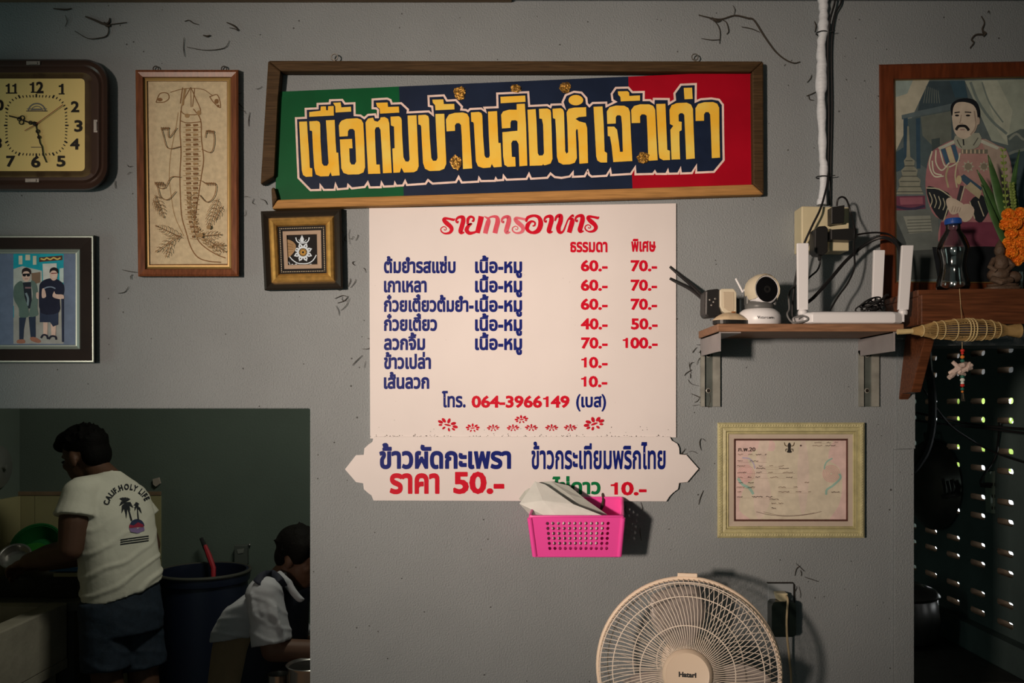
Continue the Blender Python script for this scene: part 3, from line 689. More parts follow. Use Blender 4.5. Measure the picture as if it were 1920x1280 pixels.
k.poly([(115, 800), (545, 760), (545, 1025), (115, 1025)], alb(150, 140, 128, .8)); k.poly([(115, 385), (190, 360), (360, 400), (365, 640), (115, 700)], alb(170, 165, 150, .8)); k.poly([(120, 640), (545, 620), (545, 860), (120, 860)], alb(150, 140, 126, .8))
for a in ((160, 270, 192, 345), (218, 262, 258, 310), (282, 272, 312, 348)): k.poly([(a[0], a[1]), (a[2], a[1]), (a[2], a[3]), (a[0], a[3])], alb(196, 180, 150, .8))
k.poly([(335, 285), (535, 268), (535, 308), (335, 325)], alb(84, 52, 40, .8)); k.line([(348, 296), (380, 304), (400, 290), (430, 303), (460, 288), (490, 301), (518, 288)], 12, alb(216, 170, 90, .8), 3)
k.poly([(365, 340), (485, 335), (490, 480), (370, 490)], alb(196, 190, 170, .8)); k.poly([(510, 380), (545, 375), (545, 500), (510, 500)], alb(180, 190, 180, .8)); k.poly([(270, 420), (345, 410), (345, 500), (270, 520)], alb(120, 92, 70, .8))
SK = alb(206, 164, 142, .8)
k.poly([(163, 800), (225, 795), (205, 900), (200, 990), (165, 990)], alb(40, 48, 62, .8)); k.poly([(245, 795), (305, 790), (306, 968), (262, 970)], alb(40, 48, 62, .8))
k.poly([(150, 992), (205, 988), (212, 1018), (148, 1020)], alb(150, 96, 74, .8), 3); k.poly([(258, 972), (300, 968), (350, 1000), (330, 1018), (270, 1000)], alb(150, 96, 74, .8), 3)
k.poly([(195, 500), (265, 495), (275, 720), (205, 730)], alb(34, 38, 44, .8)); k.line([(215, 545), (265, 545)], 14, alb(130, 96, 96, .8)); k.line([(222, 590), (240, 640), (235, 700)], 18, alb(120, 128, 128, .8), 3)
k.poly([(190, 490), (130, 520), (115, 580), (122, 650), (160, 720), (165, 790), (200, 800), (245, 790), (242, 720), (210, 620)], alb(84, 98, 86, .8), 3); k.poly([(265, 485), (310, 510), (325, 600), (320, 720), (325, 780), (250, 790), (262, 700), (280, 600)], alb(92, 104, 92, .8), 3)
k.poly([(310, 590), (330, 585), (345, 620), (330, 640), (312, 632)], SK, 3)
k.dot(225, 445, 36, 50, SK, 18); k.poly([(188, 430), (190, 390), (225, 372), (262, 392), (265, 432), (240, 405), (205, 408)], alb(40, 30, 30, .8), 3); k.poly([(192, 425), (258, 422), (256, 446), (235, 450), (226, 434), (216, 450), (195, 446)], alb(20, 20, 24, .8)); k.line([(212, 470), (240, 469)], 5, alb(150, 96, 86, .8))
k.poly([(370, 840), (408, 842), (405, 960), (372, 960)], SK); k.poly([(435, 850), (480, 850), (475, 960), (440, 960)], SK); k.line([(350, 975), (370, 950), (400, 955), (410, 985)], 16, alb(34, 34, 44, .8), 3); k.line([(415, 985), (440, 960), (475, 965), (482, 990)], 16, alb(34, 34, 44, .8), 3)
k.poly([(340, 735), (500, 730), (498, 860), (455, 878), (430, 840), (340, 840)], alb(44, 50, 66, .8)); k.poly([(400, 470), (350, 500), (335, 560), (350, 760), (505, 755), (510, 640), (545, 600), (545, 520), (500, 478), (460, 465)], alb(28, 30, 44, .8), 3)
k.line([(365, 560), (400, 542), (440, 538), (475, 552)], 10, alb(120, 124, 134, .8), 3); k.poly([(360, 560), (380, 555), (395, 620), (360, 630)], SK, 3); k.poly([(450, 620), (465, 575), (478, 600), (540, 605), (545, 640), (495, 640)], SK, 3)
k.dot(460, 432, 34, 52, SK, 18); k.poly([(425, 420), (430, 385), (462, 370), (495, 385), (498, 425), (475, 400), (445, 400)], alb(30, 26, 28, .8), 3); k.line([(438, 422), (488, 420)], 8, alb(120, 50, 50, .8)); k.line([(448, 452), (474, 452)], 5, alb(220, 200, 190, .8))
k.poly([(525, 640), (545, 640), (545, 1010), (530, 1010)], alb(40, 44, 60, .8))
k.build('photograph', pho, 'snapshot of one person in a grey-green jacket and one in a dark shirt')

# portrait print of a man in uniform
M_mahog = mat('mahogany_frame', alb(100, 44, 20), 0.4, noise=0.45, nscale=8, stretch=(14, 14, 2), coat=0.15)
por = empty('portrait_picture', P(1800, 545), 'large reddish-brown framed portrait print of a man in a medalled dress uniform', 'picture')
RQ = [(1648, 121), (2010, 113), (2010, 560), (1651, 558)]
frame(por, 'frame', RQ, [(0, 0.001), (0, 0.022), (3, 0.025), (27, 0.025), (29, 0.022), (31, 0.016)], [M_mahog, M_gilt], 0, mids=[0, 0, 0, 0, 1])
k = Pic(-0.015, (1640, 100), 2.783)
U = .80
def A(r, g, b):
    g0 = (r+g+b)/3; m_ = lambda q, t: (q*0.62+g0*t*0.38)*0.93
    return alb(m_(r, 1.06), m_(g, 1.0), m_(b, .90), U)
k.poly([(102, 140), (950, 128), (950, 1240), (110, 1235)], A(84, 92, 88), rough=0.3)
k.poly([(104, 142), (285, 140), (215, 290), (130, 470), (106, 520)], A(170, 150, 118)); k.poly([(104, 142), (200, 140), (170, 210), (106, 230)], A(130, 140, 126))
k.poly([(470, 142), (950, 132), (950, 420), (700, 480), (610, 455), (520, 250)], A(148, 146, 120)); k.poly([(560, 142), (640, 140), (720, 300), (690, 470), (640, 400)], A(166, 158, 128)); k.line([(500, 150), (540, 250), (610, 350), (690, 420)], 14, A(104, 112, 100), 4); k.line([(560, 150), (600, 260), (670, 360)], 8, A(110, 116, 100), 4)
k.poly([(285, 145), (470, 143), (490, 250), (225, 300), (235, 250)], A(52, 66, 70)); k.poly([(390, 143), (468, 143), (486, 230), (420, 230)], A(44, 72, 84))
for i in range(7): k.line([(270+10*i, 170+4*i), (255+14*i, 260)], 4, A(96, 98, 84))
k.poly([(140, 322), (400, 262), (402, 290), (142, 345)], A(80, 92, 92)); k.poly([(150, 345), (400, 295), (420, 480), (300, 620), (150, 520)], A(66, 80, 80))
for x in (150, 215): k.poly([(x, 340), (x+22, 336), (x+24, 600), (x+4, 600)], A(40, 66, 84))
k.poly([(240, 330), (400, 300), (400, 470), (300, 480), (250, 430)], A(96, 96, 80)); k.poly([(296, 448), (340, 440), (340, 500), (300, 510)], A(60, 70, 66))
k.poly([(104, 520), (150, 490), (160, 600), (110, 620)], A(44, 70, 82))
k.poly([(170, 380), (178, 380), (186, 540), (210, 560), (205, 590), (225, 610), (218, 640), (240, 660), (236, 690), (255, 735), (112, 735), (130, 690), (125, 660), (145, 640), (138, 610), (158, 590), (152, 560), (166, 540)], A(128, 118, 92))
for i in range(7): k.line([(160-7*i, 560+27*i), (198+9*i, 560+27*i)], 5, A(78, 76, 62))
k.poly([(108, 745), (262, 742), (266, 810), (110, 822)], A(112, 40, 58)); k.poly([(130, 752), (250, 750), (252, 785), (135, 790)], A(150, 62, 74)); k.line([(112, 800), (190, 812), (262, 796)], 14, A(54, 38, 62), 4)
k.poly([(108, 820), (330, 812), (345, 1175), (112, 1185)], A(92, 92, 82)); k.poly([(150, 850), (290, 845), (300, 930), (180, 940)], A(126, 120, 100)); k.poly([(110, 860), (165, 990), (170, 1180), (112, 1185)], A(58, 60, 56)); k.poly([(175, 1030), (345, 1020), (345, 1175), (178, 1180)], A(62, 62, 56))
for i in range(5): k.line([(170, 870+16*i), (296, 865+16*i)], 4, A(80, 78, 66))
k.poly([(690, 430), (760, 395), (950, 400), (950, 520), (700, 500)], A(84, 92, 84)); k.line([(700, 450), (740, 420), (780, 450), (820, 410)], 12, A(130, 128, 108), 4); k.poly([(700, 520), (950, 480), (950, 860), (715, 900)], A(54, 72, 74)); k.line([(700, 525), (760, 505), (950, 480)], 14, A(110, 114, 98), 3)
# the figure
k.poly([(420, 450), (330, 490), (285, 540), (265, 690), (300, 830), (370, 880), (345, 880), (340, 1000), (480, 1020), (700, 1010), (690, 880), (620, 860), (700, 800), (720, 640), (690, 510), (640, 480), (560, 445), (470, 490)], A(168, 84, 84), 4)
k.poly([(560, 450), (640, 482), (690, 515), (720, 650), (710, 780), (640, 800), (610, 620)], A(166, 128, 104), 3); k.poly([(300, 1010), (700, 1005), (720, 1200), (480, 1200), (330, 1180)], A(24, 24, 26)); k.poly([(345, 880), (690, 880), (695, 1010), (340, 1000)], A(126, 36, 56))
k.poly([(440, 470), (560, 470), (600, 620), (600, 700), (470, 690), (430, 560)], A(176, 108, 94), 3)
k.poly([(270, 700), (330, 705), (400, 750), (360, 870), (300, 810)], A(34, 36, 38), 3); k.poly([(500, 770), (560, 740), (600, 800), (560, 880), (520, 860)], A(34, 36, 38), 3)
for i in range(4): k.line([(285+24*i, 725+10*i), (300+22*i, 765+8*i), (290+22*i, 800+6*i)], 5, A(170, 150, 110), 4)
k.line([(270, 702), (335, 708), (402, 752)], 6, A(180, 158, 116), 3); k.line([(398, 756), (360, 872)], 6, A(180, 158, 116)); k.line([(496, 772), (522, 862)], 6, A(180, 158, 116)); k.line([(540, 770), (570, 850)], 6, A(170, 150, 110))
k.poly([(330, 492), (415, 452), (425, 466), (340, 505)], A(180, 168, 140)); k.poly([(555, 448), (650, 490), (640, 502), (550, 465)], A(180, 168, 140))
k.poly([(345, 500), (368, 495), (392, 570), (372, 580)], A(46, 82, 108)); k.poly([(398, 480), (420, 475), (445, 560), (425, 570)], A(46, 82, 108)); k.poly([(370, 494), (396, 482), (422, 570), (394, 572)], A(196, 164, 110))
for pts in ([(300, 510), (285, 580), (310, 640), (360, 640)], [(320, 505), (320, 570), (350, 610), (390, 570)], [(340, 505), (370, 590), (430, 570), (445, 520)], [(300, 560), (310, 620), (350, 635)]): k.line(pts, 7, A(200, 180, 140), 5)
k.line([(385, 590), (372, 640), (385, 700)], 10, A(170, 140, 90), 3); k.line([(430, 570), (420, 640), (430, 700)], 8, A(190, 160, 110), 3)
k.line([(450, 512), (590, 512)], 22, A(110, 96, 74)); 
for i in range(6): k.line([(458+22*i, 502), (458+22*i, 522)], 8, A(190, 150, 110))
for x, y, r in ((488, 590, 34), (570, 590, 30)):
    for i in range(8):
        a = i*PI/4; k.poly([(x+r*math.cos(a), y+r*math.sin(a)), (x+r*.5*math.cos(a+.5), y+r*.5*math.sin(a+.5)), (x+r*.5*math.cos(a-.5), y+r*.5*math.sin(a-.5))], A(170, 150, 116))
    k.dot(x, y, r*.55, r*.55, A(130, 108, 80))
k.poly([(465, 630), (560, 700), (545, 745), (440, 650)], A(46, 72, 92)); k.poly([(500, 670), (560, 720), (545, 760), (470, 700)], A(170, 140, 96)); k.dot(440, 660, 14, 24, A(200, 160, 100))
k.line([(455, 690), (435, 770)], 18, A(60, 50, 52)); k.line([(470, 690), (448, 770)], 6, A(190, 160, 120))
SKP = A(196, 158, 126)
k.poly([(372, 770), (400, 752), (455, 780), (462, 800), (430, 835), (395, 835)], SKP, 3); k.poly([(440, 800), (490, 785), (520, 815), (505, 860), (470, 880), (440, 850)], SKP, 3)
for i in range(4): k.line([(410+13*i, 795+3*i), (400+14*i, 828)], 3, A(150, 112, 90))
k.poly([(420, 430), (545, 415), (552, 470), (520, 498), (460, 500), (422, 480)], A(150, 140, 112), 2); k.line([(462, 448), (465, 480)], 7, A(30, 30, 34)); k.line([(430, 450), (445, 480), (455, 492)], 5, A(80, 74, 60), 3); k.line([(540, 440), (515, 480)], 5, A(80, 74, 60))
k.poly([(402, 300), (408, 262), (450, 245), (500, 248), (535, 275), (542, 330), (530, 395), (500, 430), (465, 446), (430, 430), (410, 390)], SKP, 4)
k.poly([(400, 320), (398, 272), (430, 242), (485, 234), (530, 250), (550, 300), (548, 340), (538, 345), (532, 300), (512, 268), (470, 254), (428, 258), (410, 285), (406, 322)], A(26, 26, 30), 3)
k.dot(541, 352, 8, 20, A(176, 134, 106)); k.line([(416, 310), (444, 306)], 6, A(40, 32, 30), 2); k.line([(470, 306), (504, 308)], 6, A(40, 32, 30), 2); k.dot(430, 324, 11, 5, A(30, 24, 24)); k.dot(487, 324, 12, 5, A(30, 24, 24))
k.line([(452, 320), (448, 350), (444, 364), (462, 366)], 4, A(150, 112, 88), 3); k.line([(424, 400), (436, 382), (455, 378), (476, 382), (492, 402)], 14, A(34, 28, 28), 4); k.line([(446, 398), (470, 398)], 5, A(160, 96, 84)); k.line([(520, 300), (528, 380), (500, 425)], 8, A(160, 122, 96), 4)
k.build('portrait', por, 'faded painted portrait of a standing man in uniform')

# licence certificate in a pale gold frame
M_cream = mat('pale_gold_frame', alb(182, 160, 112), 0.45, noise=0.25, nscale=40, bump=0.3, bscale=160)
M_mount = mat('beige_mount', alb(178, 150, 126), 0.6, noise=0.1)
M_maroon = mat('maroon_bevel', alb(84, 46, 36), 0.5)
cer = empty('certificate_frame', P(1484, 1007), 'pale gold ornate frame with a faded pink certificate, below the shelf', 'picture')
CQ = [(1345, 792), (1621, 792), (1621, 1008), (1345, 1008)]
frame(cer, 'frame', CQ, [(0, 0.001), (0, 0.018), (3, 0.022), (9, 0.021), (10, 0.017), (16, 0.019), (18, 0.013), (20, 0.015), (22, 0.012)], [M_cream], 0)
frame(cer, 'mount', [(1367, 814), (1599, 814), (1599, 986), (1367, 986)], [(0, 0.012), (10, 0.011)], [M_mount], 0)
frame(cer, 'inner_bevel', [(1376, 822), (1590, 822), (1590, 977), (1376, 977)], [(0, 0.011), (1, 0.013), (4, 0.008)], [M_maroon], 0)
g = MB()
for i in range(56):
    x = 1349+5*i
    if x < 1619:
        for y in (797.5, 1002.5): g.ell(P(x, y, -0.0218), 0.0026, 0.0016, 0.0028, 7, 5, Matrix.Rotation(0.6, 3, 'Y'))
for i in range(40):
    y = 803+5*i
    if y < 1000:
        for x in (1350.5, 1615.5): g.ell(P(x, y, -0.0218), 0.0028, 0.0016, 0.0026, 7, 5, Matrix.Rotation(0.6, 3, 'Y'))
g.build('frame_beading', M_cream, cer)['kind'] = 'stuff'
k = Pic(-0.0085, (1330, 780), 5.332)
PK, BG = alb(206, 174, 150), alb(202, 176, 146)
k.poly([(250, 225), (1390, 225), (1390, 1060), (250, 1060)], BG, rough=0.35)
k.poly([(260, 235), (620, 235), (640, 350), (480, 330), (380, 420), (430, 560), (330, 760), (300, 940), (420, 1040), (260, 1045)], alb(208, 166, 148), 3)
k.poly([(1385, 235), (1250, 235), (1190, 420), (1300, 520), (1330, 700), (1290, 900), (1200, 1045), (1385, 1045)], alb(208, 166, 148), 3)
k.poly([(500, 240), (600, 240), (560, 500), (620, 800), (500, 1040), (440, 800)], PK, 3); k.poly([(900, 300), (960, 250), (1000, 600), (940, 1000), (880, 700)], PK, 3)
for cx, cy in ((368, 575), (1218, 575)):
    for r in (82, 66, 50, 34, 18): k.line(ellpts(cx, cy, r, r, 24), 7, alb(204, 146, 132), 0, True)
TEAL, LIL = alb(146, 164, 142), alb(172, 150, 156)
k.line([(330, 415), (400, 425), (440, 470), (455, 525)], 14, LIL, 5); k.line([(285, 620), (330, 680), (400, 720), (440, 780)], 26, TEAL, 5)
k.line([(1230, 420), (1180, 450), (1155, 490), (1150, 530)], 14, TEAL, 5); k.line([(1300, 575), (1310, 620), (1240, 690), (1175, 735), (1168, 785)], 20, TEAL, 5)
k.line([(470, 955), (600, 985), (800, 1000), (1000, 980), (1120, 952)], 5, alb(120, 96, 80), 5); k.line([(540, 955), (700, 990), (900, 988), (1050, 965)], 4, alb(130, 104, 86), 5)
DK = alb(78, 58, 50)
for pts in ([(800, 262), (818, 290), (812, 330), (826, 360), (800, 366), (774, 360), (788, 330), (782, 290)],): k.poly(pts, alb(52, 44, 38), 2)
for sx in (-1, 1):
    k.line([(800+sx*20, 300), (800+sx*42, 290), (800+sx*50, 262)], 9, alb(92, 70, 44), 3); k.line([(800+sx*14, 330), (800+sx*34, 330), (800+sx*36, 352)], 8, alb(62, 52, 40), 3)
k.dot(915, 294, 10, 9, DK)
random.seed(11)
for y, x0, x1, n in ((262, 1050, 1290, 2), (292, 1030, 1300, 2), (382, 285, 570, 1), (448, 280, 580, 2), (497, 275, 740, 3), (520, 470, 790, 3), (562, 280, 860, 3), (610, 280, 880, 3), (664, 290, 440, 1), (660, 950, 990, 1), (710, 270, 450, 1), (708, 690, 870, 2), (756, 280, 310, 1), (756, 690, 1010, 3), (805, 275, 650, 2), (832, 600, 720, 1), (870, 620, 730, 1), (918, 620, 670, 1), (756, 1220, 1330, 1)):
    k.line([(x0, y+12), (x1, y+12)], 2, alb(160, 130, 108))
    x = x0
    while x < x1:
        wd = random.uniform(30, 110)
        pts = [(x+i*9, y+random.uniform(-5, 5)) for i in range(int(min(wd, x1-x)/9)+2)]
        k.line(pts, 5, alb(126, 98, 80) if random.random() < .6 else DK); x += wd+random.uniform(14, 60)*n
k.lay(); t = MB()
text(k.mb, 'ภ.พ.20', 1330+285/5.332, 1330+458/5.332, 780+350/5.332, 10.5, k.lay(), k.idx(DK), 0.008)
k.build('certificate', cer, 'faded pink certificate sheet with small print')
M_glass = mat('clear_glass', (1, 1, 1), 0.02, trans=1.0, ior=1.25)
# ------------------------------------------------------------------ wall clock
M_clk = mat('brown_clock_plastic', alb(62, 40, 30), 0.28, noise=0.15, nscale=5, spec=0.5)
M_dial = mat('yellowed_clock_dial', alb(220, 164, 98, .78), 0.5, spec=0.2)
M_ink = mat('black_print', (0.02, 0.017, 0.014), 0.5, spec=0.2)
M_metal = mat('dull_silver_clip', (0.30, 0.29, 0.27), 0.4, 0.8)
clock = empty('wall_clock', P(65, 355), 'square brown plastic wall clock with rounded corners and a yellowed dial', 'clock')
ccx, ccy = 63, 234
def rr(h, dx, dy, r, y): return [P(a, b, -y) for a, b in rrect(ccx-dx, ccy-dy, ccx+dx, ccy+dy, r, 8)]
m = MB(); R_ = [rr(0, 140, 122, 44, 0.001), rr(0, 141, 123, 45, 0.022), rr(0, 138, 120, 43, 0.036), rr(0, 131, 113, 38, 0.041), rr(0, 127, 109, 35, 0.038), rr(0, 122, 104, 30, 0.043), rr(0, 114, 98, 24, 0.043), rr(0, 108, 96, 20, 0.036), rr(0, 103, 92, 12, 0.030), rr(0, 96, 86, 8, 0.020)]
m.rings(R_, False); m.f = [tuple(reversed(f)) for f in m.f]
m.build('case', M_clk, clock, smooth=True, angle=35)
d = MB(); d.pp(rrect(ccx-96, ccy-88, ccx+96, ccy+88, 9), -0.021, -0.015); d.build('dial', M_dial, clock)
yc = -0.0214
numb = MB()
def serif(txt, cx, cy, h=20.0, wd=None):
    wd = wd or 15*len(txt)
    text(numb, txt, cx-wd/2, cx+wd/2, cy+h/2, h/0.69, yc, off=0.035)
    if '1' in txt:
        n = txt.count('1')
        for i, ch in enumerate(txt):
            if ch == '1':
                x = cx-wd/2+(i+.55)*wd/len(txt); numb.pp([(x-5, cy+h/2-2.2), (x+6, cy+h/2-2.2), (x+6, cy+h/2), (x-5, cy+h/2)], yc-0.0001, yc-0.0001)
serif('12', 68.5, 164, 20, 26); serif('1', 114.5, 167, 20, 9); serif('2', 140.5, 200, 19, 16); serif('3', 147, 236, 20, 16); serif('4', 140, 270, 19, 18); serif('5', 114.5, 302, 19, 17); serif('6', 67, 303, 20, 18); serif('7', 20, 302, 19, 17); serif('11', 20.5, 166, 19, 20)
serif('10', -8, 197, 19, 30); serif('9', -22, 234, 19, 16); serif('8', -5, 268, 19, 17)
numb.build('numerals', M_ink, clock)
t = MB()
for i in range(60):
    a = 2*PI*i/60; c, s_ = math.cos(a), math.sin(a); kk = 1/(abs(c)**4+abs(s_)**4)**0.25
    r0 = 54*kk; L_ = 4.5 if i % 5 else 6.5; wv = 0.9 if i % 5 else 1.5
    x, y = 68+c*r0, 235+s_*r0*0.97; nx, ny = -s_*wv, c*wv
    t.pp([(x-nx, y-ny), (x+nx, y+ny), (x+c*L_+nx, y+s_*L_+ny), (x+c*L_-nx, y+s_*L_-ny)], yc, yc)
t.build('minute_track', M_ink, clock)
k = Pic(yc)
LG = alb(112, 100, 88, .8)
k.line(ellpts(69, 209, 16, 15, 14, 0, PI, 2*PI), 2.6, LG); k.line(ellpts(69, 209, 11, 10, 12, 0, PI, 2*PI), 1.6, LG); k.line([(49, 208), (89, 208)], 1.8, alb(96, 78, 60, .8)); k.line([(60, 205), (78, 205)], 3.2, LG); k.line([(50, 204), (58, 204)], 1.4, LG); k.line([(80, 204), (88, 204)], 1.4, LG); k.line([(58, 276), (78, 276)], 1.6, alb(120, 96, 70, .8))
k.build('dial_emblem', clock, 'faint arched emblem on the dial')
def hand(name, pts, y, ornaments, col=M_ink, w=2.0):
    h = Pic(0); mb = MB()
    for (a, b), (c, d_) in zip(pts[:-1], pts[1:]):
        mb.tube([P(a, b, y), P(c, d_, y)], w*sc(y)/2, 6)
    for cx, cy, r in ornaments: mb.tube([P(x, yy, y) for x, yy in ellpts(cx, cy, r, r, 12)], 0.9*sc(y), 5, True)
    mb.build(name, col, clock)
hand('hour_hand', [(67, 233), (50, 228), (42, 225), (32, 221), (17, 217)], -0.0235, [(41.5, 221, 4.2), (40, 229, 4.2), (36, 223, 3.4), (57, 230, 3)], w=2.6)
hand('minute_hand', [(67, 233), (70, 247), (73, 258), (75, 268), (79, 275), (81, 290), (87, 304)], -0.0245, [(70.5, 246, 3), (73, 257, 2.6)], w=2.4)
hand('second_hand', [(46, 245), (67, 233), (118, 196)], -0.0255, [], mat('red_second_hand', alb(140, 60, 44, .9), 0.4), 1.3)
m = MB(); m.lathe([(0.001, 0), (0.0055, 0), (0.0055, 0.006), (0.002, 0.008)], P(67, 233, -0.020), (0, -1, 0), 12); m.build('hand_boss', M_ink, clock, True)
for x, y, a in ((62, 118, 0), (179, 236, 1), (60, 338, 0), (-54, 236, 1)):
    m = MB(); dx, dy = (13, 3.5) if not a else (3.5, 12)
    m.pp([(x-dx, y-dy), (x+dx, y-dy), (x+dx, y+dy), (x-dx, y+dy)], -0.0435, -0.034); m.pp([(x-dx*.6, y-dy*.7), (x+dx*.6, y-dy*.7), (x+dx*.6, y+dy*.7), (x-dx*.6, y+dy*.7)], -0.0455, -0.043); m.build('corner_clip', M_metal, clock, bevel=0.0006)

# ------------------------------------------------------------------ pink basket with papers, hung on the wall
M_pink = mat('hot_pink_plastic', alb(240, 64, 128, .95), 0.38, spec=0.4)
bas = empty('pink_basket', P(1080, 1042), 'small hot pink plastic basket with rows of round holes, on the wall under the plaque', 'basket')
YBF, YBB = -0.150, -0.016
FT = [P(993, 968, YBF), P(1168, 968, YBF)]; FB = [P(1003, 1042, YBF+0.012), P(1161, 1042, YBF+0.012)]
BT = [P(1007, 933, YBB), P(1167, 933, YBB)]; BB = [P(1008, 1008, YBB), P(1160, 1008, YBB)]
def facepts(A0, A1, B0, B1, u, v): return (A0*(1-u)+A1*u)*(1-v)+(B0*(1-u)+B1*u)*v
def plate(A0, A1, B0, B1, thick, holes, name, us=None):
    """a basket side with round holes through it; A top edge, B bottom edge"""
    n = (A1-A0).cross(B0-A0).normalized()*thick
    loops = [[(0, 0), (0, 1), (1, 1), (1, 0)]]+holes
    fl_ = [p for l in loops for p in l]
    tr_ = tessellate_polygon([[Vector((a, b, 0)) for a, b in l] for l in loops])
    N = len(fl_); mb = MB()
    pts = [facepts(A0, A1, B0, B1, a, b) for a, b in fl_]
    def ar(t): a, b, c = [fl_[i] for i in t]; return (b[0]-a[0])*(c[1]-a[1])-(c[0]-a[0])*(b[1]-a[1])
    tt = [t if ar(t) < 0 else tuple(reversed(t)) for t in tr_]
    mb.add(pts+[p+n for p in pts], [tuple(t) for t in tt]+[tuple(i+N for i in reversed(t)) for t in tt])
    o = 0
    for l in loops:
        kk = len(l)
        mb.f += [(o+i, o+(i+1) % kk, o+(i+1) % kk+N, o+i+N) for i in range(kk)]; mb.m += [0]*kk; o += kk
    return mb
def holes(nx, ny, u0, u1, v0, v1, ru, rv): return [ellpts(u0+(u1-u0)*i/(nx-1), v0+(v1-v0)*j/(ny-1), ru, rv, 10) for i in range(nx) for j in range(ny)]
wu = 3.0/170
mb = plate(FT[0], FT[1], FB[0], FB[1], -0.002, holes(12, 6, .185, .845, .17, .80, .0185, .043), 'front'); mb.build('front_panel', M_pink, bas)
mb = plate(BT[1], BT[0], BB[1], BB[0], -0.002, [], 'back'); mb.build('back_panel', M_pink, bas)
mb = plate(BT[0], FT[0], BB[0], FB[0], -0.002, holes(5, 5, .2, .8, .2, .8, .03, .037), 'side'); mb.build('side_panel', M_pink, bas)
mb = plate(FT[1], BT[1], FB[1], BB[1], -0.002, holes(5, 5, .2, .8, .2, .8, .03, .037), 'side'); mb.build('side_panel', M_pink, bas)
mb = MB(); mb.add([FB[0], FB[1], BB[1], BB[0]]+[p+Vector((0, 0, 0.002)) for p in (FB[0], FB[1], BB[1], BB[0])], [(0, 3, 2, 1), (4, 5, 6, 7), (0, 1, 5, 4), (2, 3, 7, 6)]); mb.build('base', M_pink, bas)
mb = MB()
def rc(c, a, b): return [c+(a-c).normalized()*0.008, c*1.0+(a-c).normalized()*0.002+(b-c).normalized()*0.002, c+(b-c).normalized()*0.008]
ring = rc(FT[0], BT[0], FT[1])+rc(FT[1], FT[0], BT[1])+rc(BT[1], FT[1], BT[0])+rc(BT[0], BT[1], FT[0])
mb.tube(ring, 0.0032, 8, True)
for a, b, r_ in ((FT[0], FB[0], .0062), (FT[1], FB[1], .0062), (BT[0], BB[0], .0034), (BT[1], BB[1], .0034)): mb.tube([a+(b-a)*.03, b], r_, 12)
for a, b in ((FB[0], FB[1]), (FB[1], BB[1]), (BB[1], BB[0]), (BB[0], FB[0])): mb.tube([a, b], 0.003, 8)
mb.build('rim', M_pink, bas, True)
mb = MB(); mb.tube([P(1130, 922, -0.003), P(1130, 926, -0.012), P(1131, 938, -0.021), P(1129, 948, -0.023), P(1127, 955, -0.021)], [0.002, 0.003, 0.003, 0.004, 0.003], 7); mb.build('tied_string', mat('dark_brown_twine', (0.05, 0.035, 0.025), 0.9), bas)
M_paper = mat('thin_white_paper', alb(206, 190, 172), 0.75, noise=0.1, nscale=25, bump=0.25, bscale=60)
M_paper2 = mat('shaded_grey_paper', alb(176, 164, 146), 0.75, noise=0.12, nscale=25, bump=0.25, bscale=60)
def sheet(name, grid, mt, label, spots=()):
    """a slightly curled sheet: grid of rows of (px, py, y)"""
    pts = [[P(*c) for c in row] for row in grid]
    rows = []
    for r in pts: rows.append(smoothline(r, 1))
    cols = [smoothline([r[i] for r in rows], 1) for i in range(len(rows[0]))]
    nr, nc = len(cols[0]), len(cols); mb = MB()
    vs = [cols[j][i] for i in range(nr) for j in range(nc)]
    fs = [(i*nc+j, i*nc+j+1, (i+1)*nc+j+1, (i+1)*nc+j) for i in range(nr-1) for j in range(nc-1)]
    mb.add(vs, fs); o = mb.build(name, mt, None)
    so = o.modifiers.new('thickness', 'SOLIDIFY'); so.thickness = 0.0006; so.offset = 0
    return tag(o, label, 'paper', 'papers in the pink basket')
sheet('paper_sheet', [[(1003, 902, -0.060), (1022, 908, -0.066), (1046, 926, -0.075)], [(974, 944, -0.10), (1018, 938, -0.105), (1075, 945, -0.11)], [(1000, 972, -0.135), (1060, 985, -0.132), (1140, 970, -0.128)], [(1012, 1015, -0.128), (1062, 1024, -0.126), (1118, 1020, -0.122)]], M_paper, 'pale front sheet of paper sticking out of the pink basket, corner pointing left')
sheet('paper_sheet', [[(1008, 904, -0.035), (1032, 902, -0.036), (1066, 910, -0.040)], [(1036, 925, -0.062), (1066, 926, -0.064), (1098, 936, -0.066)], [(1050, 950, -0.09), (1095, 955, -0.088), (1138, 964, -0.085)], [(1060, 985, -0.085), (1090, 992, -0.082), (1130, 995, -0.080)]], M_paper2, 'greyer folded sheet of paper behind the front one in the pink basket')
sheet('paper_sheet', [[(984, 920, -0.022), (992, 915, -0.022), (1000, 917, -0.022)], [(973, 935, -0.030), (990, 930, -0.030), (1010, 930, -0.030)], [(1005, 960, -0.05), (1020, 960, -0.05), (1035, 960, -0.05)]], M_paper2, 'small dark-edged paper corner at the back left of the pink basket')

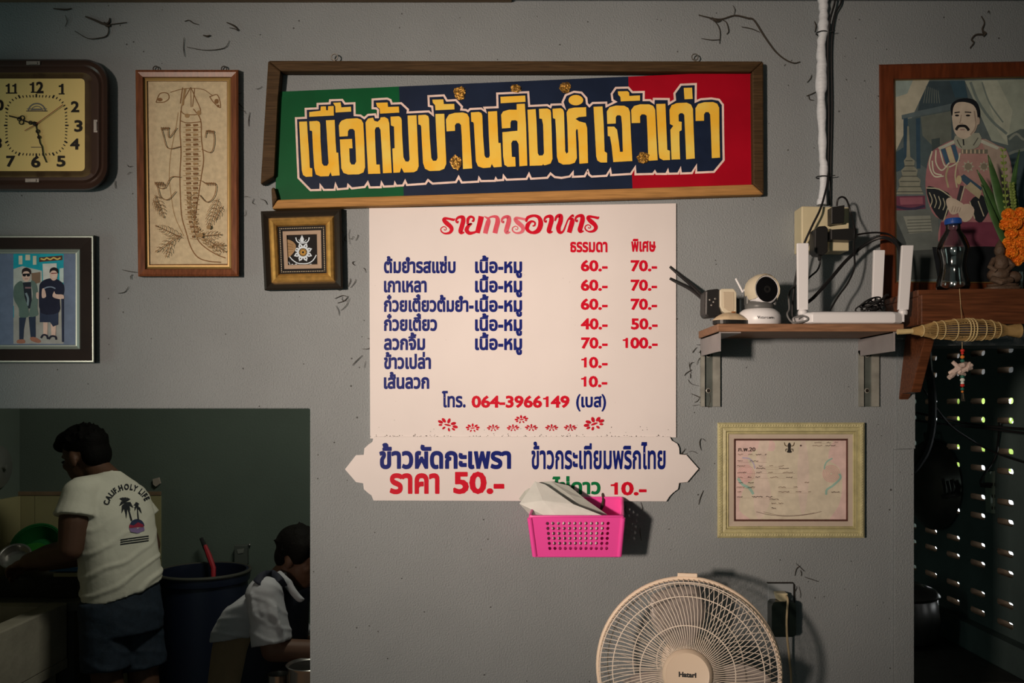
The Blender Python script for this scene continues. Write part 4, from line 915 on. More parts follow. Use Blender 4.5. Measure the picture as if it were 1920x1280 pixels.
# ------------------------------------------------------------------ conduit, socket box, adapters and cables
M_pvc = mat('white_taped_conduit', alb(206, 192, 182), 0.5, noise=0.15, nscale=40, bump=0.5, bscale=70, stretch=(1, 1, 3))
M_cable = mat('black_cable', (0.012, 0.012, 0.013), 0.45)
M_blkp = mat('black_plastic', (0.016, 0.016, 0.016), 0.38)
M_creamp = mat('yellowed_cream_plastic', alb(194, 168, 128), 0.45, noise=0.1)
con = empty('conduit_pipe', P(1541, 383), 'white taped cable conduit running down the wall from the ceiling to the socket box', 'conduit')
pts = []
for i in range(60):
    y = -70+454*i/59; x = 1543.5-2.5*min(1, max(0, (y-20)/60))+1.4*math.sin(y/37.0)+(2.5 if y > 300 else 0)-(2 if 70 < y < 110 else 0)
    pts.append(P(x, y, -0.014))
m = MB(); m.tube(pts, [0.0105+0.0012*math.sin(i*0.9)+(0.0022 if i < 22 and i % 2 else 0)*(i < 20)+(0.003 if 24 < i < 32 else 0)-(0.001 if i > 40 else 0) for i in range(60)], 14); m.build('pipe', M_pvc, con, True)
m = MB(); m.lathe([(0.0125, 0), (0.0125, 0.010), (0.010, 0.016)], P(1541, 384, -0.014), (0, 0, 1), 16); m.build('collar', M_pvc, con, True)
for y in (62, 332):
    m = MB(); c = P(1541, y, -0.014); m.tube([c+Vector((0.0135*math.cos(a), 0.0135*math.sin(a), 0)) for a in [i*PI/8 for i in range(16)]], 0.0014, 6, True); m.tube([c+Vector((0.012, -0.006, 0)), c+Vector((0.030, -0.010, 0.002))], 0.0012, 5); m.build('cable_tie', M_cable, con)
def cable(name, pts, r, label, m=M_cable, group=None, sub=6):
    mb = MB(); mb.tube(smoothline([P(*p) for p in pts], sub), r, 8); o = mb.build(name, m, None, True)
    return tag(o, label, 'cable', group)
cable('power_cable', [(1572, -60, -0.02), (1566, 0, -0.02), (1556, 40, -0.022), (1552, 90, -0.016), (1554, 200, -0.014), (1553, 300, -0.012), (1552, 338, -0.026), (1547, 362, -0.040), (1538, 392, -0.082), (1522, 425, -0.086), (1505, 465, -0.085), (1492, 520, -0.085), (1486, 570, -0.085), (1486, 600, -0.085)], 0.0026, 'thin black cable down the white conduit, then past the socket box to the shelf')
cable('power_cable', [(1580, -60, -0.012), (1578, 0, -0.012), (1565, 30, -0.012), (1559, 90, -0.009), (1560, 200, -0.008), (1558, 300, -0.008), (1556, 385, -0.012)], 0.0022, 'black cable lying close behind the white conduit on its right')
box = empty('socket_box', P(1545, 470), 'yellowed cream surface socket box at the foot of the white conduit', 'socket')
m = MB(); m.pp([(1503, 386), (1593, 388), (1592, 470), (1503, 470)], -0.058, -0.0005); m.build('housing', M_creamp, box, bevel=0.003)
m = MB(); m.pp([(1555, 425), (1592, 417), (1592, 470), (1555, 470)], -0.078, -0.066); m.build('adapter_socket', M_creamp, box, bevel=0.002)
ad = empty('power_adapter', P(1570, 420), 'black upright plug adapter at the top of the socket box', 'power adapter', 'black power adapters at the socket box')
m = MB(); m.pp([(1559, 388), (1584, 384), (1583, 418), (1559, 420)], -0.098, -0.070); m.build('body', M_blkp, ad, bevel=0.002)
ad = empty('power_adapter', P(1540, 480), 'black plug adapter with rounded top hanging furthest left, just behind the left router aerial', 'power adapter', 'black power adapters at the socket box')
m = MB(); m.pp([(1528, 430), (1536, 424), (1548, 423), (1553, 428), (1552, 472), (1544, 478), (1532, 476), (1527, 470)], -0.118, -0.080); m.pp([(1535, 476), (1541, 476), (1540, 488), (1536, 488)], -0.104, -0.094); m.build('body', M_blkp, ad, bevel=0.002)
m = MB(); m.pp([(1548, 436), (1560, 436), (1560, 450), (1548, 450)], -0.100, -0.084); m.build('plug_neck', M_blkp, ad)
ad = empty('power_adapter', P(1580, 450), 'wide black block adapter lying sideways on the right of the socket box', 'power adapter', 'black power adapters at the socket box')
m = MB(); m.pp([(1557, 430), (1606, 427), (1609, 444), (1600, 450), (1557, 449)], -0.112, -0.079); m.build('body', M_blkp, ad, bevel=0.003)
cable('adapter_cable', [(1569, 386, -0.085), (1571, 374, -0.09), (1579, 369, -0.088), (1588, 376, -0.08), (1596, 402, -0.075), (1602, 430, -0.115), (1601, 465, -0.10), (1602, 500, -0.08), (1590, 530, -0.09), (1572, 555, -0.095), (1557, 580, -0.11)], 0.0022, 'thin black cable looping up out of the top adapter and down behind the router')
cable('adapter_cable', [(1538, 487, -0.099), (1537, 496, -0.099), (1532, 507, -0.100), (1522, 516, -0.11), (1505, 530, -0.11), (1484, 540, -0.095), (1478, 560, -0.10)], 0.0022, 'short black cable from the left adapter curling behind the left router aerial')
cable('network_cable', [(1515, 566, -0.13), (1527, 556, -0.12), (1556, 524, -0.10), (1588, 487, -0.075), (1620, 460, -0.065), (1648, 446, -0.075), (1668, 448, -0.095), (1684, 462, -0.125), (1690, 490, -0.135), (1690, 530, -0.135), (1686, 578, -0.130)], 0.0042, 'thicker black cable arching over the router from left aerial to right aerial')
cable('adapter_cable', [(1606, 440, -0.092), (1625, 437, -0.06), (1648, 436, -0.04), (1668, 440, -0.032), (1685, 455, -0.03)], 0.0022, 'thin black cable from the sideways adapter to the portrait frame')
cable('camera_cable', [(1256, 500, -0.004), (1275, 516, -0.010), (1298, 536, -0.04), (1322, 560, -0.09)], 0.0042, 'upper of two black cables coming out from behind the menu board towards the shelf', group='black cables behind the menu board')
cable('camera_cable', [(1256, 522, -0.004), (1272, 530, -0.010), (1296, 543, -0.04), (1322, 564, -0.09)], 0.0042, 'lower of two black cables coming out from behind the menu board towards the shelf', group='black cables behind the menu board')

# ------------------------------------------------------------------ shelf on two steel brackets
M_shelfw = mat('worn_brown_shelf_board', alb(150, 100, 68), 0.55, noise=0.45, nscale=8, stretch=(2, 25, 25))
M_brk = mat('painted_steel_bracket', alb(150, 132, 122), 0.5, noise=0.2, nscale=15, metal=0.1)
M_rail = mat('galvanised_wall_rail', alb(156, 142, 124), 0.4, 0.3, noise=0.35, nscale=30)
M_web_ = mat('shaded_steel_web', alb(84, 82, 72), 0.5, 0.2, noise=0.4, nscale=30)  # rail web coloured darker to put shade into the channel recess
shelf = empty('wall_shelf', (0.67, 0, 1.817), 'narrow brown wooden wall shelf on two grey steel brackets, holding camera and router', 'shelf')
SX0, SX1, SZ0, SZ1, SYF = 0.466, 0.889, 1.8175, 1.8355, -0.205
m = MB(); m.box((SX0, SYF, SZ0), (SX1, -0.001, SZ1)); m.build('board', M_shelfw, shelf, bevel=0.002)
for x in (0.470, 0.8655):
    br = MB(); zb = SZ0-0.0005
    prof = [(0.0, zb-0.034), (-0.012, zb-0.044), (SYF+0.004, zb-0.044), (SYF+0.004, zb), (0.0, zb)]
    br.add([(x, a, b) for a, b in prof]+[(x+0.0025, a, b) for a, b in prof], [(0, 1, 2, 3, 4), (9, 8, 7, 6, 5)]+[(i, i+5, (i+1) % 5+5, (i+1) % 5) for i in range(5)])
    br.box((x, SYF+0.004, zb-0.0025), (x+(0.05 if x < .6 else 0.02), -0.012, zb)); br.box((x, SYF+0.002, zb-0.044), (x+0.004, SYF+0.004, zb))
    b_ = br.build('bracket', M_brk, shelf)
    rl = MB(); z0, z1 = P(0, 762).z, zb-0.030
    rl.box((x, -0.012, z0), (x+0.0095, 0, z1)); rl.box((x+0.0095, -0.004, z0), (x+0.030, 0, z1), 1); rl.box((x+0.030, -0.011, z0), (x+0.048, 0, z1)); rl.box((x+0.048, -0.003, z0), (x+0.050, 0, z1))
    rl.build('wall_rail', [M_rail, M_web_], b_)
    for z in (1.776, 1.687):
        g = MB(); g.lathe([(0.0062, 0), (0.0062, 0.003), (0.0045, 0.0035)], (x+0.0195, -0.0035, z), (0, -1, 0), 14); g.lathe([(0.0044, 0.0036), (0.0044, 0.0042)], (x+0.0195, -0.0035, z), (0, -1, 0), 12, 1); g.build('screw', [M_rail, M_ink], b_)
# white pan-tilt camera
M_wht = mat('white_plastic', alb(222, 202, 194), 0.35, spec=0.5)
M_beige = mat('beige_plastic', alb(196, 170, 138), 0.4)
M_grey = mat('grey_plastic', alb(92, 84, 76), 0.4)
M_lens = mat('black_lens_glass', (0.006, 0.006, 0.007), 0.08, spec=0.6)
ZS = SZ1
ptz = empty('security_camera', (0.578, -0.15, ZS), 'white pan and tilt security camera with a round black lens face on the shelf', 'camera')
c0 = Vector((0.5745, -0.152, ZS))
m = MB(); m.lathe([(0.047, 0.0005), (0.049, 0.003), (0.049, 0.022), (0.046, 0.029), (0.038, 0.036), (0.034, 0.038)], c0, (0, 0, 1), 40); m.build('base', M_wht, ptz, True)
m = MB(); m.lathe([(0.031, 0.0385), (0.033, 0.044), (0.031, 0.050), (0.024, 0.056)], c0, (0, 0, 1), 32); m.build('turntable', M_grey, ptz, True)
hc = c0+Vector((0.004, 0.0, 0.081)); fd = Vector((0.30, -1, 0.02)).normalized(); up_ = Vector((0, 0, 1)); rt = up_.cross(fd).normalized(); up_ = fd.cross(rt)
for sx in (-1, 1):
    m = MB(); m.obox(hc+Vector((sx*0.031, 0.004, -0.012)), (0.004, 0, 0), (0, 0.012, 0), (0, 0, 0.022))
    m.build('side_arm', M_grey, ptz, bevel=0.003)
m = MB(); m.lathe([(0.004, -0.036), (0.018, -0.033), (0.028, -0.024), (0.035, -0.008), (0.0365, 0.006), (0.035, 0.018), (0.0325, 0.025), (0.0297, 0.0270), (0.0292, 0.024)], hc, fd, 40); m.build('head', M_wht, ptz, True)
m = MB(); m.lathe([(0.0293, 0.0245), (0.028, 0.0262), (0.014, 0.0275), (0.001, 0.028)], hc, fd, 36); ln = m.build('lens_face', M_lens, ptz, True)
m = MB(); m.lathe([(0.0085, 0.0272), (0.0085, 0.0285), (0.006, 0.0290), (0.0055, 0.0280), (0.001, 0.0278)], hc, fd, 24); m.build('lens', M_blkp, ln, True)
m = MB()                                    # beige hood over the head
rows = []
for i in range(13):
    a = -0.2*PI+1.4*PI*i/12
    rows.append([hc+rt*(r*math.cos(a))+up_*(r*math.sin(a))+fd*h for r, h in ((0.036, -0.012), (0.0385, 0.004), (0.0375, 0.022), (0.033, 0.029))])
m.rings([list(x) for x in rows], False); m.build('hood', M_beige, ptz, True)
o = bpy.data.objects[-1] if False else None
m = MB(); m.tube([hc+Vector((-0.036, 0.006, 0.004)), hc+Vector((-0.040, 0.006, -0.002)), hc+Vector((-0.056, 0.008, 0.030))], [0.0025, 0.0024, 0.0022], 8); m.build('aerial', M_wht, ptz, True)
m = MB(); text(m, 'Vstarcam', 1420, 1450, 597, 7.5, -0.2012, off=0.01); m.build('lettering', mat('dark_print', (0.06, 0.05, 0.05), 0.5), ptz)
# black box lamp with a beige front shield, and the mouse it stands behind
dv = empty('black_device', (0.483, -0.12, ZS), 'small black box device with a beige rounded shield at the left of the shelf', 'device')
dy = -0.135
m = MB(); m.pp([(1322, 546), (1328, 543), (1348, 541), (1352, 546), (1352, 592), (1326, 594), (1321, 588)], dy-0.008, dy+0.045); m.build('body', M_blkp, dv, bevel=0.004)
m = MB()
for i, (x, y) in enumerate(((1331, 562), (1338, 566), (1334, 572), (1341, 560))): m.ell(P(x, y, dy-0.0095), 0.003, 0.002, 0.003, 10, 6)
m.build('terminal_screw', M_metal, dv, True)
m = MB(); m.pp([(1350, 543), (1354, 541), (1376, 541), (1381, 548), (1381, 586), (1376, 592), (1366, 592), (1354, 583), (1350, 574)], dy-0.016, dy+0.012); m.build('shield', M_beige, dv, bevel=0.004)
m = MB(); m.pp([(1356, 547), (1376, 547), (1377, 580), (1374, 584), (1366, 583), (1357, 576)], dy-0.0175, dy-0.0155); m.build('shield_panel', mat('tan_plastic_panel', alb(176, 148, 118), 0.5), dv, bevel=0.001)
m = MB(); m.pp([(1381, 558), (1391, 560), (1391, 590), (1381, 590)], dy+0.005, dy+0.05); m.build('rear_block', mat('dark_teal_plastic', (0.02, 0.03, 0.033), 0.5), dv, bevel=0.003)
mo = empty('computer_mouse', (0.505, -0.18, ZS), 'worn beige computer mouse with dark underside on the left corner of the shelf', 'mouse')
def mouse_rings(z0, z1, top):
    rs = []
    for i in range(15):
        t = i/14; u = t*2-1; w_ = 0.027*math.sqrt(max(0.02, 1-abs(u)**2.6)); hgt = (z1-z0)*(max(0.03, 1-abs(u+0.05)**2.2))
        cx = 0.4605+0.086*t; cyy = -0.182+0.012*t
        rs.append([Vector((cx, cyy-w_*math.cos(a), z0+hgt*math.sin(a) if top else z0+(z1-z0)*(j/12))) for j, a in enumerate([PI*q/12 for q in range(13)])])
    return rs
zt0 = ZS+0.0025
m = MB(); m.rings(mouse_rings(zt0+0.0065, zt0+0.026, True), True); m.build('shell', mat('stained_beige_shell', alb(206, 168, 128), 0.45, noise=0.3, nscale=50), mo, True)
m = MB()
base = []
for i in range(15):
    t = i/14; u = t*2-1; w_ = 0.0272*math.sqrt(max(0.02, 1-abs(u)**2.6)); cx = 0.4605+0.086*t; cyy = -0.182+0.012*t
    base.append([Vector((cx, cyy-w_, zt0-0.0018)), Vector((cx, cyy+w_, zt0-0.0018)), Vector((cx, cyy+w_, zt0+0.0068)), Vector((cx, cyy-w_, zt0+0.0068))])
m.rings(base, True); m.build('underside', M_blkp, mo)
m = MB(); m.ell((0.4605+0.048, -0.182, zt0+0.026), 0.006, 0.0045, 0.0018, 12, 6); m.build('stain', mat('rusty_stain', alb(150, 84, 40), 0.7), mo)
# router
rou = empty('wifi_router', (0.78, -0.14, ZS), 'flat white router with three tall flat aerials on the right half of the shelf', 'router')
m = MB()
rp = [(0.671, -0.186), (0.684, -0.198), (0.872, -0.198), (0.893, -0.186), (0.893, -0.085), (0.671, -0.085)]
def rsec(z, s_): cx, cy = 0.782, -0.14; return [Vector((cx+(a-cx)*s_, cy+(b-cy)*s_, z)) for a, b in rp]
m.rings([rsec(ZS+0.0012, .94), rsec(ZS+0.004, 1), rsec(ZS+0.022, 1), rsec(ZS+0.0275, .95)], True); m.build('body', M_wht, rou, bevel=0.0015)
m = MB(); m.rings([rsec(ZS+0.0276, .94), rsec(ZS+0.0292, .90)], True); m.build('top_vent', mat('light_grey_plastic', alb(150, 138, 130), 0.5), rou)
for x, y, z1, lean in ((0.668, -0.176, P(0, 456, -0.176).z, 0.0), (0.898, -0.178, P(0, 460, -0.178).z, 0.010), (0.872, -0.094, P(0, 469, -0.094).z, 0.006)):
    m = MB(); z0 = ZS+0.034; hw = 0.0135
    m.rings([[Vector((x+sx*hw*(1 if k else .9)+lean*k, y+sy*0.0042, z0+(z1-z0)*k)) for sx, sy in ((-1, -1), (1, -1), (1, 1), (-1, 1))] for k in (0, 1)], True)
    an = m.build('aerial', M_wht, rou, bevel=0.0016)
    m = MB(); m.lathe([(0.0095, 0), (0.0105, 0.003), (0.0105, 0.008), (0.008, 0.012)], (x, y, ZS+0.0225), (0, 0, 1), 16); m.obox((x+(0.012 if x < .7 else -0.012), y, ZS+0.016), (0.012, 0, 0), (0, 0.008, 0), (0, 0, 0.010)); m.build('hinge', M_wht, an)
random.seed(5)
mb = MB(); cc = Vector((0.852, -0.13, ZS+0.045))
for i in range(9):
    a0 = random.uniform(0, PI); rx = random.uniform(.012, .03); rz = random.uniform(.006, .014); rot = Matrix.Rotation(random.uniform(-.9, -.1), 3, 'Y'); o_ = Vector((random.uniform(-.018, .018), random.uniform(-.012, .012), random.uniform(-.006, .014)))
    mb.tube([cc+o_+rot@Vector((rx*math.cos(t), 0.006*math.sin(2*t+a0), rz*math.sin(t))) for t in [2*PI*j/18 for j in range(18)]], 0.0020, 6, True)
mb.tube([cc+Vector((-.022, 0, .006)), cc+Vector((0, -.012, 0.004)), cc+Vector((.03, .004, .03)), cc+Vector((.035, .004, .03))], 0.003, 6)
tag(mb.build('cable_bundle', M_cable, None, True), 'small tied bundle of thin black cable lying on the router', 'cable')
cable('usb_cable', [(1478, 555, -0.10), (1480, 578, -0.13), (1476, 590, -0.15), (1486, 604, -0.16), (1508, 602, -0.19), (1515, 597, -0.196), (1506, 592, -0.19), (1490, 595, -0.17)], 0.0022, 'short grey cable curled on the shelf between camera and router', mat('grey_cable', alb(110, 100, 92), 0.5))

# ------------------------------------------------------------------ wall outlet with its black plug and cream flex
M_plate = mat('grey_white_outlet_plate', alb(128, 122, 116), 0.5)
ol = empty('wall_outlet', P(1468, 1195), 'pale wall outlet plate beside the fan with a dark plug-in block', 'outlet')
m = MB(); m.pp([(1440, 1094), (1488, 1094), (1488, 1168), (1440, 1168)], -0.008, -0.0005); m.build('plate', M_plate, ol, bevel=0.002)
m = MB(); m.tube([P(1438, 1092, -0.004), P(1486, 1092, -0.004), P(1489, 1096, -0.004), P(1490, 1130, -0.004)], 0.0015, 6); m.build('edge_wire', M_ink, ol)
tm = empty('plug_timer', P(1470, 1194), 'dark green-black rounded plug-in block in the wall outlet right of the fan', 'plug')
m = MB(); m.pp(rrect(1447, 1128, 1493, 1194, 8), -0.045, -0.0085); m.build('body', mat('dark_green_plastic', (0.010, 0.016, 0.014), 0.2, spec=0.6), tm, bevel=0.004)
m = MB(); m.pp([(1456, 1112), (1478, 1112), (1478, 1124), (1470, 1130), (1460, 1126)], -0.038, -0.009); m.build('cream_plug', M_creamp, tm, bevel=0.003)
cable('fan_flex', [(1474, 1116, -0.040), (1477, 1126, -0.050), (1475, 1160, -0.052), (1476, 1195, -0.045), (1480, 1235, -0.03), (1483, 1290, -0.03), (1470, 1420, -0.05), (1430, 1600, -0.12)], 0.0028, 'cream flex hanging from the plug in the wall outlet down behind the fan', mat('cream_flex', alb(160, 132, 96), 0.5))

# ------------------------------------------------------------------ stand fan
M_fan = mat('cream_fan_plastic', alb(244, 180, 148, .92), 0.35, spec=0.45)
M_wire = mat('cream_fan_wire', alb(244, 190, 164, .95), 0.4, spec=0.4)
M_blade = mat('pale_fan_blade', alb(170, 146, 130), 0.3, alpha=0.75, spec=0.5)
FC = P(1289, 1254, -0.24); FR = 171*sc(-0.24)
fdir = Vector((-0.20, -1, 0.13)).normalized(); fr_ = Vector((0, 0, 1)).cross(fdir).normalized(); fu = fdir.cross(fr_)
fan = empty('stand_fan', (FC.x, FC.y+0.10, 0), 'cream stand fan with a round wire guard, standing in front of the wall', 'fan')
def fp(r, a, h): return FC+fr_*(r*math.cos(a))+fu*(r*math.sin(a))+fdir*h
m = MB(); m.tube([fp(FR-0.004, 2*PI*i/72, 0) for i in range(72)], 0.0052, 10, True); rim = m.build('guard_rim', M_fan, fan, True)
m = MB(); m.obox(fp(FR+0.003, PI/2, 0), fr_*0.022, fu*0.0045, fdir*0.010); m.build('rim_clip', M_fan, rim, bevel=0.0015)
def fprof(t): return 0.012+0.052*math.sqrt(max(0, 1-t**3.2)) if t < 1 else 0.0     # height of the front dome at r/R=t
m = MB(); NW = 110
for i in range(NW):
    a = 2*PI*i/NW; L_ = []
    for j in range(11):
        t = .26+(0.985-.26)*(j/10)**0.8
        L_.append(fp(FR*t, a+0.30*(t-.26)**1.3*(1), fprof(t)*(1 if t < .95 else -.12)))
    m.tube(L_, 0.0009, 5)
for t in (.50, .80, .945): m.tube([fp(FR*t, 2*PI*i/64, fprof(t)-0.0015) for i in range(64)], 0.0013, 6, True)
m.build('front_guard', M_wire, fan, True)
m = MB()
for i in range(64):
    a = 2*PI*i/64; L_ = []
    for j in range(9):
        t = .22+(0.985-.22)*j/8
        L_.append(fp(FR*t, a-0.34*(t-.22), -0.010-0.085*math.sqrt(max(0, 1-t**3))))
    m.tube(L_, 0.0009, 5)
for t in (.35, .62, .9): m.tube([fp(FR*t, 2*PI*i/56, -0.011-0.085*math.sqrt(max(0, 1-t**3))) for i in range(56)], 0.0013, 6, True)
m.build('rear_guard', M_wire, fan, True)
m = MB(); m.lathe([(0.052, 0.060), (0.0535, 0.066), (0.052, 0.072), (0.046, 0.078), (0.044, 0.0775), (0.001, 0.0790)], FC, fdir, 48); cap = m.build('hub_cap', M_fan, fan, True)
m = MB(); lw = 0
L2 = layout('Hatari', 0.05); xs = [a+p for v, f, p, d_ in L2 for a, b, u in v]; lo, hi = min(xs), max(xs); s_ = 0.037/(hi-lo)
for v, f, p, d_ in L2: m.add([FC+fdir*(0.0794+u*.5)+fr_*((a+p-(lo+hi)/2)*s_)+fu*((b-0.2)*s_*0.95-0.001) for a, b, u in v], f)
m.build('lettering', mat('black_badge_print', (0.02, 0.02, 0.02), 0.4), cap)
for b_ in range(3):
    m = MB(); a0 = 2*PI*b_/3+1.75; rows = []
    for i in range(9):
        t = .22+.66*i/8; wdt = 0.34+0.42*math.sin(PI*min(1, t*1.05))
        rows.append([fp(FR*t, a0+wdt*(j/8-.5)*1.35, -0.02+0.022*(j/8-.5)*2) for j in range(9)])
    m.rings([list(r) for r in rows], False); m.f = [f for f in m.f if True]
    n_ = 9; m.f = [(i*n_+j, i*n_+j+1, (i+1)*n_+j+1, (i+1)*n_+j) for i in range(8) for j in range(8)]; m.m = [0]*len(m.f)
    o = m.build('blade', M_blade, fan, True); so = o.modifiers.new('thickness', 'SOLIDIFY'); so.thickness = 0.0018
m = MB(); m.lathe([(0.030, -0.045), (0.045, -0.040), (0.050, 0.0), (0.045, 0.008), (0.001, 0.010)], FC, fdir, 32); m.build('blade_hub', M_fan, fan, True)
m = MB(); m.lathe([(0.03, -0.185), (0.055, -0.17), (0.062, -0.13), (0.060, -0.10), (0.050, -0.096)], FC, fdir, 32); m.build('motor_housing', M_fan, fan, True)
mc = FC-fdir*0.14
m = MB(); m.tube([mc+Vector((0, 0, -0.05)), Vector((mc.x, mc.y, 0.62))], 0.020, 16); m.tube([Vector((mc.x, mc.y, 0.64)), Vector((mc.x, mc.y, 0.02))], 0.0135, 16); m.build('pole', M_fan, fan, True)
m = MB(); m.lathe([(0.17, 0.001), (0.17, 0.018), (0.15, 0.030), (0.04, 0.042), (0.03, 0.06)], (mc.x, mc.y, 0), (0, 0, 1), 40); m.build('base', M_fan, fan, True)
# ------------------------------------------------------------------ altar shelf at the right and what stands on it
M_altar = mat('dark_red_brown_altar_wood', alb(108, 57, 31), 0.45, noise=0.6, nscale=7, stretch=(1.5, 22, 22))
alt = empty('altar_shelf', (1.35, 0, 1.80), 'deep reddish-brown wooden altar shelf on a slanting bracket, right of the white router', 'shelf')
AX0, AX1, AYF = 0.930, 1.78, -0.20
zt_, zb_ = P(0, 541, AYF).z, P(0, 608, AYF).z
m = MB(); m.box((AX0, AYF+0.018, zt_-0.016), (AX1, -0.001, zt_)); m.build('top_board', M_altar, alt, bevel=0.002)
m = MB(); pts = [(AX0, zb_), (AX1, zb_+0.004), (AX1, zt_+0.0005), (1.0, zt_), (AX0, zt_-0.014)]
m.prism(pts, AYF, AYF+0.018); m.build('front_board', M_altar, alt, bevel=0.002)
m = MB(); m.box((AX0, AYF+0.018, zb_), (AX0+0.018, -0.001, zt_-0.016)); m.build('end_board', M_altar, alt, bevel=0.002)
for x in (0.965, 1.70):
    m = MB(); pr_ = [(-0.001, P(0, 752).z), (-0.022, P(0, 738).z), (-0.072, P(0, 735, -.072).z), (-0.155, zb_-0.005), (-0.155, zb_+0.04), (-0.055, zb_+0.04)]
    n = len(pr_); m.add([(x, a, b) for a, b in pr_]+[(x+0.024, a, b) for a, b in pr_], [tuple(range(n)), tuple(reversed(range(n, 2*n)))]+[(i, i+n, (i+1) % n+n, (i+1) % n) for i in range(n)])
    m.build('bracket', M_altar, alt, bevel=0.002)
m = MB(); zz = zt_
bk = empty('white_card', P(1730, 545, -0.06), 'small white card propped on the altar shelf below the portrait frame corner', 'card')
m.obox(Vector((P(1738, 0, -0.06).x, -0.055, zz+0.008)), (0.026, 0, 0), (0, 0.0015, 0), (0, 0.001, 0.0075)); m.build('card', mat('white_card_paper', alb(190, 178, 166), 0.7), bk)
# bottle
M_pet = thin_clear('clear_bottle_plastic', (0.93, 0.95, 0.95), 0.09, 0.05)
M_cap = mat('blue_bottle_cap', alb(34, 70, 130), 0.4)
by = -0.15; bc = P(1787, 0, by); kb = sc(by)
bot = empty('water_bottle', (bc.x, by, zt_), 'empty clear plastic water bottle with a blue cap on the altar shelf', 'bottle')
prof = [(0.001, 0.004), (22, 0.001), (27, 0.003), (29.5, 0.010), (28, 0.022), (24, 0.038), (22.5, 0.052), (25, 0.066), (28.5, 0.078), (28.5, 0.084), (26.5, 0.092), (22, 0.104), (15, 0.116), (13, 0.120), (12.5, 0.134)]
hs = (P(0, 418, by).z-zt_)/0.134
rr2 = [(r*kb*(1 if r > 1 else 1), h*hs) for r, h in prof]
inner = [(max(r-0.0012, 0.0005), h+0.001) for r, h in reversed(rr2)]
m = MB(); m.lathe(rr2+inner, (bc.x, by, zt_+0.0004), (0, 0, 1), 36, cap=False); m.build('bottle_body', M_pet, bot, True, angle=60)
zc = P(0, 421, by).z
m = MB(); m.lathe([(0.001, 0.0), (13.5*kb, 0.0), (14.2*kb, 0.002), (14.2*kb, 0.011), (13*kb, 0.0135), (0.001, 0.0135)], (bc.x, by, zc), (0, 0, 1), 30)
for i in range(30):
    a = 2*PI*i/30; m.obox(Vector((bc.x+14.3*kb*math.cos(a), by+14.3*kb*math.sin(a), zc+0.0065)), (0.0006*math.cos(a), 0.0006*math.sin(a), 0), (-0.0006*math.sin(a), 0.0006*math.cos(a), 0), (0, 0, 0.0045))
m.build('cap', M_cap, bot, True)
# carved seated figure
M_fig = mat('brown_carved_figure', alb(96, 70, 52), 0.6, noise=0.5, nscale=60, bump=0.7, bscale=90)
fy = -0.168; fk = sc(fy)
def F(px, py, dy=0): return P(px, py, fy+dy)
m = MB()
zf = zt_
m.lathe([(26*fk, 0), (27*fk, 0.006), (22*fk, 0.010), (24*fk, 0.014)], (F(1880, 0).x, fy, zf), (0, 0, 1), 20, squash=(1.25, .8))
m.ell(F(1872, 515), 20*fk, 0.022, 14*fk, 14, 10); m.ell(F(1898, 520, 0.004), 16*fk, 0.02, 12*fk, 12, 8); m.ell(F(1876, 494), 14*fk, 0.017, 18*fk, 14, 10)
m.ell(F(1874, 470), 9.5*fk, 0.011, 11*fk, 14, 10); m.lathe([(8*fk, 0), (6*fk, 0.006), (3*fk, 0.012), (0.0006, 0.018)], F(1874, 463), (0, 0, 1), 12)
m.tube([F(1864, 486), F(1856, 500, -.012), F(1868, 508, -.02)], [5*fk, 4.5*fk, 4*fk], 8); m.tube([F(1888, 486), F(1899, 498, -.012), F(1888, 508, -.02)], [5*fk, 4.5*fk, 4*fk], 8)
m.tube([F(1858, 522, -.018), F(1876, 528, -.024), F(1896, 524, -.018)], [6*fk, 7*fk, 6*fk], 8)
fg = m.build('carved_figure', M_fig, None, True); tag(fg, 'small dark brown carved seated figure on the altar shelf beside the marigold garland', 'figurine')
# vase with leaves, marigold garland
M_leaf = mat('dark_green_leaf', alb(62, 84, 42, .8), 0.4, noise=0.35, nscale=30)
M_leaf2 = mat('yellow_green_spike', alb(116, 122, 56, .8), 0.5, noise=0.3, nscale=60)
M_mari = mat('orange_marigold', alb(238, 132, 30, .95), 0.7, col2=alb(214, 92, 14, .95), nscale=120)
vy = -0.105
vs_ = empty('leaf_spray', (P(1893, 0, vy).x, vy, zt_), 'spray of long dark green leaves in a glass vase, standing before the portrait', 'plant')
m = MB(); vr = 20*sc(vy); vc = (P(1913, 0, vy).x, vy, zt_+0.0004)
m.lathe([(0.001, 0), (vr*.9, 0), (vr, 0.004), (vr*1.05, 0.045), (vr*1.1, 0.05), (vr*1.0, 0.05), (vr*.95, 0.006), (0.001, 0.005)], vc, (0, 0, 1), 28, cap=False)
m.build('glass_vase', thin_clear('smoky_glass', (0.72, 0.72, 0.68), 0.08, 0.06), vs_, True)
def blade(pts, w, y):
    p = smoothline([P(a, b, y+dy) for a, b, dy in pts], 6); k = len(p); mb = MB(); rows = []
    for i in range(k):
        t = i/(k-1); a = p[max(0, i-1)]; c = p[min(k-1, i+1)]; d = (c-a).normalized(); n = Vector((d.z, 0, -d.x)).normalized()
        ww = w*sc(y)*math.sin(PI*min(1, t*0.9+0.1))**0.8/2
        rows.append([p[i]-n*ww, p[i]+Vector((0, 0.0022, 0)), p[i]+n*ww])
    vs = [q for r in rows for q in r]; mb.add(vs, [(3*i+j, 3*i+j+1, 3*i+j+4, 3*i+j+3) for i in range(k-1) for j in (0, 1)])
    o = mb.build('leaf', M_leaf, vs_, True); so = o.modifiers.new('thickness', 'SOLIDIFY'); so.thickness = 0.0006
blade([(1905, 500, 0), (1880, 430, -.01), (1858, 370, -.015), (1832, 318, -.02)], 16, vy)
